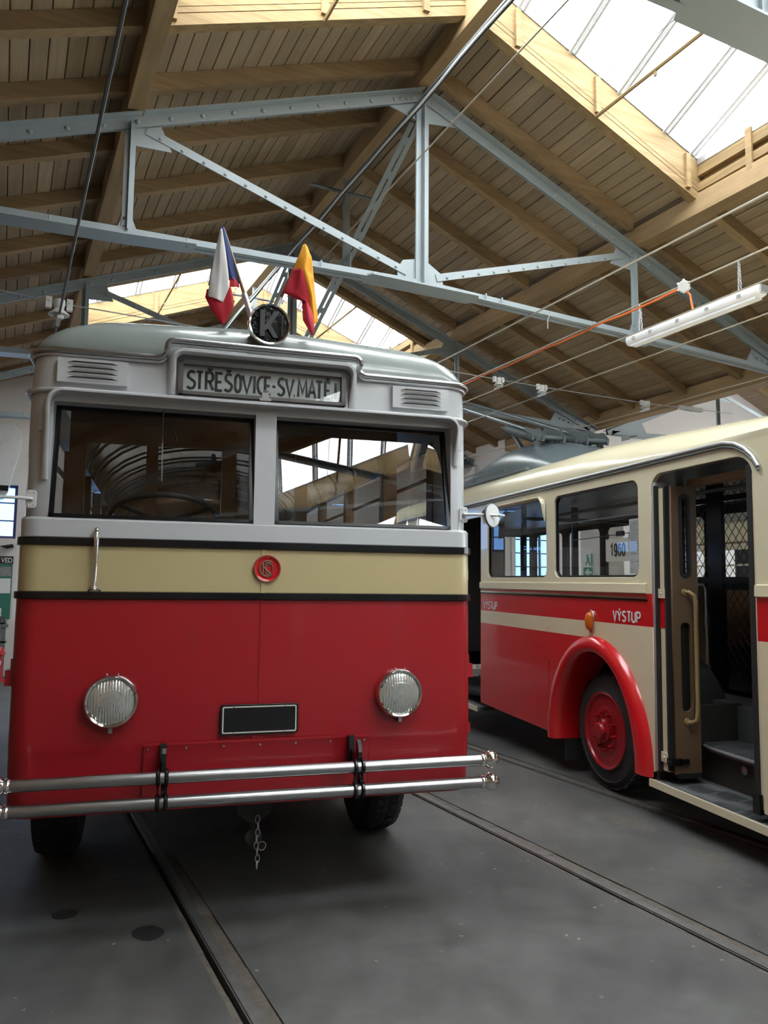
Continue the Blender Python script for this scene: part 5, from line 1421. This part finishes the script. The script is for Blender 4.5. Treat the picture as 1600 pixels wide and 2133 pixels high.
# netted partition beside the door
pa = empty('partition', (0, -1.15, 0), parent=B2)
for (a, c) in ((0.11, 0.30), (0.655, 0.72), (-0.36, -0.30)): MB().box(a, c, -0.02, 0.02, 0.8, 2.62).build('post', 'black', pa)
for (z0, z1) in ((1.74, 1.80), (2.46, 2.51), (0.78, 0.84)): MB().box(-0.33, 0.70, -0.015, 0.015, z0, z1).build('rail', 'black', pa)
MB().box(0.30, 0.66, -0.012, 0.008, 0.84, 1.74).build('panel', 'doorbrown', pa)
b = MB().tube([(0.66, 0.03, 1.73), (0.34, 0.03, 1.73), (0.315, 0.03, 1.70), (0.315, 0.03, 0.84)], 0.014, 8)
b.build('hand_rail', 'alu', pa, 60)
for z in (1.42, 0.98): MB().box(0.295, 0.335, 0.02, 0.04, z-0.05, z+0.05).build('bracket', 'alu', pa)
def net(x0, x1, z0, z1, s=0.088, r=0.002):
    b = MB(); h = s*1.25
    n_ = int((x1-x0)/s)+int((z1-z0)/h)+3
    def clip(p, q):
        (x, z), (X, Z) = p, q
        t0, t1 = 0, 1
        for pp, qq in ((-(X-x), x-x0), (X-x, x1-x), (-(Z-z), z-z0), (Z-z, z1-z)):
            if abs(pp) < 1e-9:
                if qq < 0: return None
            else:
                t = qq/pp
                if pp < 0: t0 = max(t0, t)
                else: t1 = min(t1, t)
        if t0 >= t1: return None
        return (x+(X-x)*t0, z+(Z-z)*t0), (x+(X-x)*t1, z+(Z-z)*t1)
    L = 4.0
    for i in range(-n_, n_*2):
        for sg in (1, -1):
            xb = x0+i*s
            c = clip((xb, z0), (xb+sg*L, z0+L*h/s*1.0))
            if c: b.bar((c[0][0], 0, c[0][1]), (c[1][0], 0, c[1][1]), r*2, r*2, (0, 1, 0))
    return tag(b.build('net', 'rubber', pa), kind='stuff')
net(0.30, 0.66, 1.80, 2.46); net(-0.31, 0.11, 1.80, 2.46); net(-0.31, 0.11, 0.84, 1.74); net(0.30, 0.66, 2.51, 2.62); net(-0.31, 0.11, 2.51, 2.62)
# far partition seen through the rear window
pb = empty('partition', (2.35, -1.2, 0), (0, 0, R(90)), B2)
for (a, c) in ((-0.9, -0.84), (0.2, 0.27), (0.85, 0.9)): MB().box(a, c, -0.02, 0.02, 0.8, 2.6).build('post', 'black', pb)
for z in (1.75, 2.45): MB().box(-0.9, 0.9, -0.015, 0.015, z-0.02, z+0.02).build('rail', 'black', pb)
for x in (-2.6, -1.9, 0.9, 1.7): 
    s_ = MB().box(x-0.2, x+0.24, -2.35, -1.45, 1.15, 1.25); s_.box(x-0.26, x-0.18, -2.35, -1.45, 1.2, 1.68)
    s_.build('seat', 'brown', B2)
MB().tube([(XN+0.5, -0.75, 2.5), (2.5, -0.75, 2.5)], 0.018, 8).build('grab_rail', 'darksteel', B2, 60)
MB().box(1.15, 4.4, -2.2, -0.45, 0.16, 0.40).build('chassis', 'rubber', B2)  # box added under the body to block light and keep the floor dark
MB().box(XN, D1[0]-0.1, -2.2, -0.45, 0.16, 0.40).build('chassis', 'rubber', B2)
# far step and underside
MB().box(D2[0]+0.03, D2[1], -0.4, 0.03, 0.245, 0.285).build('lower_step', 'greyin', B2)
MB().box(D2[0]+0.03, D2[1], 0.02, 0.04, 0.24, 0.292).build('step_edge', 'cream', B2)
MB().box(D2[0], D2[1], -0.72, -0.36, 0.50, 0.545).build('upper_step', 'greyin', B2)
MB().box(D2[0], D2[1], -0.42, -0.39, 0.28, 0.52).build('step_riser', 'darkin', B2)
MB().box(D2[0], D2[1], -0.76, -0.72, 0.53, 0.80).build('step_riser', 'darkin', B2)
MB().box(D2[0]-0.02, D2[0]+0.04, -0.3, -0.02, 0.36, 2.45).build('folding_door', 'doorbrown', B2)
MB().box(1.15, 4.4, -2.4, -0.05, 0.40, 0.44).build('underfloor', 'rubber', B2)
MB().box(XN, D1[0], -2.4, -0.05, 0.40, 0.44).build('underfloor', 'rubber', B2)
MB().box(XF-0.03, XF, -2.48, -0.02, 0.38, 1.75).build('end_panel', 'red2', B2)
MB().box(4.22, 4.27, -0.80, -0.05, 0.80, 2.62).build('dark_door_backing', 'darkin', B2)  # dark sheet added so the far doorway looks like shaded interior
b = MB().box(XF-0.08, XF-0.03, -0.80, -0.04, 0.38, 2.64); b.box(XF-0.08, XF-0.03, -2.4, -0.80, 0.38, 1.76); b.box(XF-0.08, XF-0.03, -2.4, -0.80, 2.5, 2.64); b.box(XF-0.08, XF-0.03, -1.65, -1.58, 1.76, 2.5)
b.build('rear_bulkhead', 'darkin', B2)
for a, c in ((-1.58, -0.80), (-2.4, -1.65)): MB().quad((XF-0.05, a, 1.76), (XF-0.05, c, 1.76), (XF-0.05, c, 2.5), (XF-0.05, a, 2.5)).build('window_glass', 'side_glass', B2)
MB().box(XN, XN+0.03, -2.48, -0.02, 0.38, 1.75).build('end_panel', 'red2', B2)

# ---- year plate and information sheet in the window
m2 = Matrix.Translation((4.516, 4.901, 0)) @ Matrix.Rotation(R(79.5), 4, 'Z') @ Matrix.Rotation(-0.0135, 4, 'Y')
yp = tag(empty('year_plate'), 'ivory plate reading 1960 hung inside the bus window', 'plate')
yp.matrix_world = m2
o = curve_obj([rrect(-0.115, 0.250, 1.915, 2.105, 0.01)], 0.003, 0.001, 'board', 'ivory', yp, Matrix.Translation((0, -0.075, 0.0)) @ XZ)
strokes([(g, 0.172-0.058*k, 0.172-0.058*k-0.036) for k, g in enumerate('1960')], 1.962, 0.096, 0.016, 'ink', 'numerals', yp, -0.0705, True)
MB().tube([(0.85, -0.08, 2.125), (0.25, -0.08, 2.135), (-0.28, -0.08, 2.15)], 0.004, 6).build('cord', 'darkwire', yp)
for x in (0.22, -0.10): MB().box(x-0.006, x+0.006, -0.084, -0.07, 2.095, 2.15).build('hook', 'darkwire', yp)
MB().box(-0.01, 0.09, -0.09, -0.07, 2.125, 2.165).build('clip', 'ink', yp)
sh = tag(empty('information_sheet'), 'white printed information sheet taped inside the bus window beside the 1960 plate', 'sheet')
sh.matrix_world = m2
MB().box(-0.325, -0.135, -0.052, -0.050, 1.81, 2.25).build('paper', 'paper', sh)
b = MB(); random.seed(9)
z = 2.225
while z > 1.96:
    w = random.uniform(0.13, 0.165) if random.random() > 0.15 else 0.07
    b.box(-0.15-w, -0.15, -0.0499, -0.0494, z, z+0.0035); z -= 0.0085
for k in range(3): b.box(-0.19, -0.15, -0.0499, -0.0494, 1.85-k*0.011, 1.8535-k*0.011)
b.box(-0.285, -0.215, -0.0499, -0.0494, 1.905, 1.911)
for (x0, x1, z0, z1) in ((-0.195, -0.15, 1.925, 1.927), (-0.195, -0.15, 1.885, 1.887), (-0.152, -0.15, 1.885, 1.927), (-0.195, -0.193, 1.885, 1.927), (-0.187, -0.158, 1.902, 1.91)): b.box(x0, x1, -0.0499, -0.0494, z0, z1)
tag(b.build('print', 'greyink', sh), kind='stuff')

# ============================================================ WIRES, LAMP, FAR THINGS
def wire(name, pts, r, mat, label, cat='wire', group=None):
    return tag(MB().tube(pts, r, 6).build(name, mat, None, 60), label, cat, group)
Y0w, Y1w = -6.0, Y_END
wire('trolley_wire', [(0.345, Y0w, 4.16), (0.345, Y1w, 4.16)], 0.011, 'darkwire', 'dark overhead wire rising steeply at the left through the cup insulator')
wire('trolley_wire', [(5.22, Y0w, 4.12), (5.27, 7.7, 4.10), (5.30, Y1w, 4.12)], 0.0065, 'wire', 'overhead wire passing the first insulator over the cream bus, nearest the hanging lamp')
wire('trolley_wire', [(5.86, Y0w, 4.12), (5.92, 7.7, 4.10), (6.1, Y1w, 4.12)], 0.0065, 'wire', 'overhead wire passing the second insulator above the cream bus poles')
wire('trolley_wire', [(7.70, Y0w, 4.12), (7.64, 7.6, 4.10), (7.5, Y1w, 4.12)], 0.0065, 'wire', 'overhead wire running low along the cream bus roof past the third insulator')
wire('steel_cable', [(4.97, Y0w, 4.63), (4.98, Y1w, 4.63)], 0.009, 'wire', 'long pale cable crossing under the right-hand purlin above the lamp')
wire('steel_cable', [(3.05, Y0w, 5.45), (3.05, 1.4, 5.45), (3.1, 5.5, 5.45), (3.2, Y1w, 5.45)], 0.0065, 'wire', 'thin taut cable running beside the ridge with a small ring at the top')
b = MB().tube([(3.05+0.03*math.cos(R(a)), 3.05, 5.46+0.045*math.sin(R(a))) for a in range(0, 360, 30)], 0.006, 6, True)
tag(b.build('cable_ring', 'darkwire'), 'small steel ring on the thin cable against the skylight', 'ring')
# tray under the ridge
ct = tag(empty('cable_tray', (3.50, 0, 6.5)), 'dark channel with pale cable running under the ridge beam', 'tray')
MB().box(-0.03, 0.03, Y0w, 14.0, 0.0, 0.02).build('channel', 'darksteel', ct)
b = MB(); b.box(0.02, 0.032, Y0w, 14.0, 0.0, 0.06); b.build('channel_lip', 'alu', ct)
p = [(-0.01+0.006*math.sin(i*1.7), Y0w+i*0.4, -0.012-0.006*math.cos(i)) for i in range(51)]
MB().tube(p, 0.014, 6).build('cable', 'white', ct, 60)
MB().tube([(q[0]+0.028, q[1], q[2]+0.004) for q in p], 0.010, 6).build('cable', 'darkwire', ct, 60)
# span wire with insulators
YS = 7.62
sp = [(-1.9, YS, 4.46), (0.345, YS, 4.30), (2.2, YS, 4.27), (5.27, YS, 4.215), (5.92, YS, 4.205), (7.64, YS, 4.20), (9.3, YS, 4.24)]
wire('span_wire', sp, 0.006, 'alu', 'thin span wire carrying the insulators across the hall')
si = MB().box(8.28, 8.7, YS-0.03, YS+0.03, 4.19, 4.24); si.lathe([(0.02, 0), (0.04, 0.05), (0.02, 0.1), (0.04, 0.15), (0.02, 0.2)], (8.35, YS, 4.215), (1, 0, 0), 12)
tag(si.build('strain_insulator', 'porcelain', None, 50), 'long strain insulator at the far right of the span wire above the cream roof', 'insulator')
def insulator(x, z, big, label):
    t = tag(empty('insulator', (x, YS, z)), label, 'insulator', 'insulators on the span wire')
    for sd in (-1, 1):
        c = MB().box(sd*0.095-0.028, sd*0.095+0.028, -0.03, 0.03, -0.055, 0.055); c.lathe([(0.012, 0), (0.012, 0.012)], (sd*0.095, -0.03, 0.02), (0, -1, 0), 6); c.build('clamp', 'porcelain', t)
    MB().lathe([(0.055, 0.04), (0.06, 0.0), (0.045, -0.05), (0.05, -0.06), (0.095, -0.10), (0.10, -0.112), (0.05, -0.118), (0.04, -0.15), (1e-4, -0.15)], (0, 0, 0), (0, 0, 1), 24).build('bell', 'porcelain', t, 40)
    MB().bar((0, -0.13, -0.165), (0, 0.13, -0.165), 0.035, 0.035).build('wire_clip', 'porcelain', t)
    t.scale = (big, big, big)
    return t
insulator(0.345, 4.29, 0.95, 'insulator with cup and clamps above the left corner of the grey trolleybus')
insulator(5.27, 4.21, 0.6, 'insulator just right of the grey trolleybus roof, first over the cream bus')
insulator(5.92, 4.20, 0.6, 'insulator second along the span wire over the trolley poles')
insulator(7.64, 4.20, 0.6, 'insulator third along, in front of the purlin above the cream roof')
# carrying cable, orange cable, junction box
wire('steel_cable', [(5.78, Y0w, 4.63), (5.78, Y1w, 4.63)], 0.009, 'wire', 'pale catenary cable from which the tube lamp hangs on chains')
p = [(5.78+0.006*math.sin(i*2.1), 5.25+i*0.37, 4.612-0.01*(i % 3)) for i in range(30)]
wire('orange_cable', p, 0.010, 'orange', 'orange electric cable tied along the catenary cable to the junction box', 'cable')
wire('lamp_cable', [(5.79, 5.22, 4.58), (5.80, 5.17, 4.52), (5.81, 5.16, 4.42), (5.80, 5.14, 4.36)], 0.010, 'orange', 'short orange cable dropping from junction box into the tube lamp', 'cable')
jb = tag(empty('junction_box', (5.78, 5.22, 4.61)), 'round grey junction box on the catenary cable above the tube lamp', 'box')
MB().lathe([(0.055, -0.03), (0.058, 0.02), (0.05, 0.034), (1e-4, 0.034)], (0, 0, 0), Vector((-0.75, -0.6, -0.2)), 24).build('box_body', 'porcelain', jb, 40)
b = MB()
for a in range(0, 360, 60): b.tube([Vector((0.05*math.sin(R(a))*0.6, -0.05*math.sin(R(a))*0.75, 0.05*math.cos(R(a))))*1.05, Vector((-0.02, -0.015, 0))+Vector((0.05*math.sin(R(a))*0.6, -0.05*math.sin(R(a))*0.75, 0.05*math.cos(R(a))))*1.25], 0.012, 6)
tag(b.build('gland', 'porcelain', jb), kind='stuff')
lm = tag(empty('tube_lamp', (5.79, 5.17, 4.275)), 'white enclosed fluorescent tube lamp hanging on two chains at the right', 'lamp')
sec = [(-0.05, 0.055), (0.05, 0.055), (0.062, 0.03), (0.062, 0.0), (0.05, -0.035), (0.03, -0.05), (-0.03, -0.05), (-0.05, -0.035), (-0.062, 0.0), (-0.062, 0.03)]
b = MB(); b.loft([[(x*0.85, -0.80, z*0.85) for x, z in sec], [(x, -0.77, z) for x, z in sec], [(x, 0.77, z) for x, z in sec], [(x*0.85, 0.80, z*0.85) for x, z in sec]], True, True)
b.build('housing', 'lampwhite', lm, 40)
M['diffuser'] = paint('lamp_diffuser', (0.70, 0.70, 0.74), 0.4)
MB().box(-0.045, 0.045, -0.75, 0.75, -0.062, -0.045).build('diffuser', 'diffuser', lm)
for y in (-0.6, -0.25, 0.1, 0.45, 0.68):
    for sd in (-1, 1): MB().box(sd*0.062-0.006, sd*0.062+0.006, y-0.02, y+0.02, -0.01, 0.02).build('latch', 'alu', lm)
MB().box(-0.045, 0.045, -0.815, -0.80, -0.02, 0.045).build('end_plate', 'alu', lm)
for y, lb in ((4.60, 'thin chain holding up the near end of the tube lamp'), (5.80, 'thin chain holding up the far end of the tube lamp')):
    c = tag(empty('lamp_chain', (5.785, y, 4.33)), lb, 'chain')
    b = MB()
    for sd in (-0.018, 0.018):
        for i in range(10):
            w = 0.007; h = 0.019
            b.tube([(sd*(1-i/14)+(w*math.cos(R(a)) if i % 2 else 0), (0 if i % 2 else w*math.cos(R(a))), 0.02+i*0.029+h*math.sin(R(a))) for a in range(0, 360, 60)], 0.0028, 4, True)
    tag(b.build('links', 'alu', c), kind='stuff')
    MB().box(-0.02, 0.02, -0.015, 0.015, 0.0, 0.012).build('hook', 'alu', c)
# cord hanging from the truss
wire('hanging_cord', [(5.22, 6.55, 4.70), (5.14, 6.5, 4.58), (5.10, 6.45, 4.46)], 0.006, 'wire', 'short cord hanging from the main truss tie beside the orange cable', 'cord')

# ---- exit sign on the far column
es = tag(empty('exit_sign', (X_C-0.26, 10.62, 1.90)), 'green emergency exit sign with running man and arrow on the far column', 'sign')
MB().box(-0.012, -0.001, -0.12, 0.16, 0.0, 0.46).build('plate', 'white', es)
MB().box(-0.016, -0.012, -0.10, 0.14, 0.02, 0.20).build('arrow_field', 'exitgreen', es)
MB().prism([(-0.018, 0.11, 0.11), (-0.018, 0.0, 0.18), (-0.018, 0.0, 0.13), (-0.018, -0.08, 0.13), (-0.018, -0.08, 0.09), (-0.018, 0.0, 0.09), (-0.018, 0.0, 0.04)], (0.002, 0, 0)).build('arrow', 'white', es)
b = MB().box(-0.016, -0.012, -0.10, -0.06, 0.22, 0.44); b.lathe([(0.022, 0), (0.022, 0.004)], (-0.012, 0.03, 0.405), (-1, 0, 0), 14)
b.prism([(-0.016, 0.05, 0.38), (-0.016, -0.01, 0.38), (-0.016, -0.02, 0.30), (-0.016, 0.04, 0.30)], (0.004, 0, 0))
b.prism([(-0.016, 0.02, 0.31), (-0.016, -0.02, 0.31), (-0.016, -0.05, 0.23), (-0.016, -0.02, 0.23)], (0.004, 0, 0)); b.prism([(-0.016, 0.04, 0.31), (-0.016, 0.0, 0.31), (-0.016, 0.08, 0.24), (-0.016, 0.10, 0.26)], (0.004, 0, 0))
b.build('running_figure', 'exitgreen', es)

# ---- cream tram beyond the cream trolleybus
tm = tag(empty('tram', (10.5, 6.8, 0)), 'cream vehicle with roof and windows seen through the open bus door', 'tram')
MB().box(0, 2.2, -3.4, 3.6, 0.35, 1.05).build('lower_side', 'red', tm)
TW = [(-3.1+1.1*k, -2.2+1.1*k) for k in range(6)]
curve_obj([[(-3.4, 1.05), (3.6, 1.05), (3.6, 2.85), (-3.4, 2.85)]]+[rrect(a+0.05, c-0.05, 1.62, 2.36, 0.07) for a, c in TW], 0.03, 0, 'window_side', 'cream', tm, Matrix.Translation((0.03, 0, 0)) @ YZ)
curve_obj([[(-3.4, 0.6), (3.6, 0.6), (3.6, 2.85), (-3.4, 2.85)]]+[rrect(a+0.05, c-0.05, 1.62, 2.36, 0.07) for a, c in TW], 0.03, 0, 'far_side', 'darkin', tm, Matrix.Translation((2.17, 0, 0)) @ YZ)
for a, c in TW:
    MB().quad((0.03, a, 1.6), (0.03, c, 1.6), (0.03, c, 2.38), (0.03, a, 2.38)).build('window_glass', 'side_glass', tm)
    MB().box(0.0, 0.06, a+0.05, c-0.05, 2.10, 2.13).build('window_rail', 'cream', tm)
MB().box(-0.015, 0.0, -3.4, 3.6, 2.46, 2.49).build('moulding', 'brown', tm)
b = MB(); b.loft([[(1.1-1.15*math.cos(R(a)), y, 2.82+0.30*math.sin(R(a))) for a in range(0, 181, 12)] for y in (-3.4, 3.6)], False, True); b.build('roof', 'roofgrey', tm, 60)
for y in (-2.2, 2.2): MB().lathe([(0.36, 0), (0.36, 1.8)], (0.2, y, 0.36), (1, 0, 0), 20).build('wheel', 'darksteel', tm, 40)

# ---- things on the end wall at the left edge
bx = tag(empty('wall_housing', (-0.9, Y_END-0.02, 3.57)), 'white riveted sheet metal housing with rounded corner above the barred window', 'housing')
pts = [(-1.0, 0.36), (0.62, 0.36), (0.93, 0.36)]
pr = [(-1.1, -0.02), (0.93, -0.02), (0.99, 0.3), (1.07, 0.62)]+arc(0.92, 0.88, 0.17, 0.24, 0, 90, 8)+[(-1.1, 1.12)]
curve_obj([pr], 0.20, 0.01, 'case', 'white', bx, Matrix.Translation((0, -0.22, 0)) @ XZ)
b = MB()
for (x, z) in ((0.93, 0.15), (0.95, 0.4), (0.99, 0.66), (1.03, 0.9), (0.93, 1.06), (0.7, 1.07), (0.5, 1.07), (0.3, 1.07), (0.75, 0.78)): b.ball((x, -0.43, z), 0.013, 6)
tag(b.build('rivet', 'alu', bx, 60), kind='stuff')
MB().box(-1.1, 0.92, -0.45, -0.02, -0.12, -0.02).build('base_strip', 'black', bx)
MB().prism([(-1.1, -0.40, -0.12), (0.92, -0.40, -0.12), (0.84, -0.40, -0.26), (-1.1, -0.40, -0.26)], (0, 0.3, 0)).build('tray', 'white', bx)
bo = tag(empty('notice_board', (-0.95, Y_END-0.02, 1.07)), 'green notice board with black heading VED and pinned papers', 'board')
MB().box(-1.0, 1.12, -0.04, 0.0, 0.0, 1.04).build('panel', 'green', bo)
MB().box(-1.0, 1.125, -0.05, 0.0, 1.04, 1.18).build('heading', 'ink', bo)
text('VED', 0.095, 0.19, 'white', 'lettering', bo, (1.015, -0.052, 1.06), 0.01, 0.003)
M['photo'] = paint('photograph_print', (0.22, 0.22, 0.22), 0.5, 0, 0.9, 30)
MB().box(0.90, 1.10, -0.045, -0.04, 0.80, 0.98).build('photograph', 'photo', bo)
for (x0, x1, z0, z1) in ((0.85, 1.1, 0.48, 0.76), (0.7, 0.93, 0.22, 0.45), (0.75, 0.97, 0.03, 0.20), (0.3, 0.6, 0.3, 0.8)): MB().box(x0, x1, -0.045, -0.04, z0, z1).build('paper', 'paper', bo)
sl = tag(empty('workbench', (-0.95, Y_END-0.35, 0)), 'low grey shelf bench under the green notice board', 'bench')
MB().box(-1.0, 1.10, -0.3, 0.3, 0.94, 0.985).build('top', 'darksteel', sl)
MB().box(-1.0, 1.08, -0.28, 0.3, 0.66, 0.69).build('shelf', 'doorbrown', sl)
for x in (-0.95, 1.02): MB().box(x-0.04, x+0.04, -0.28, 0.28, 0, 0.94).build('leg', 'darksteel', sl)
o = MB().lathe([(0.07, 0), (0.10, 0.03), (0.06, 0.08), (0.05, 0.13), (1e-4, 0.14)], (0.02, Y_END-0.42, 0.992), (0, 0, 1), 16).build('iron_casting', 'darkin', None, 50); tag(o, 'small dark iron casting on top of the grey bench', 'casting')
rd = tag(empty('fire_pump', (0.0, Y_END-0.9, 0)), 'red enamelled standing pump at the far left wall', 'pump')
MB().lathe([(0.13, 0), (0.13, 0.04), (0.075, 0.06), (0.07, 0.45), (0.11, 0.47), (0.11, 0.50), (0.06, 0.60), (1e-4, 0.62)], (0.02, 0, 0), (0, 0, 1), 20).build('body', 'red', rd, 40)
MB().tube([(0.02, -0.05, 0.35), (0.02, -0.2, 0.33)], 0.04, 12).build('nozzle', 'white', rd, 50)
br = tag(empty('wall_bracket', (0.05, Y_END-0.02, 2.42)), 'small black bracket on the wall between window and notice board', 'bracket')
MB().prism([(-0.12, -0.10, 0.02), (0.10, -0.10, 0.06), (0.12, -0.10, 0.0), (0.0, -0.10, -0.03)], (0, 0.10, 0)).build('arm', 'black', br)
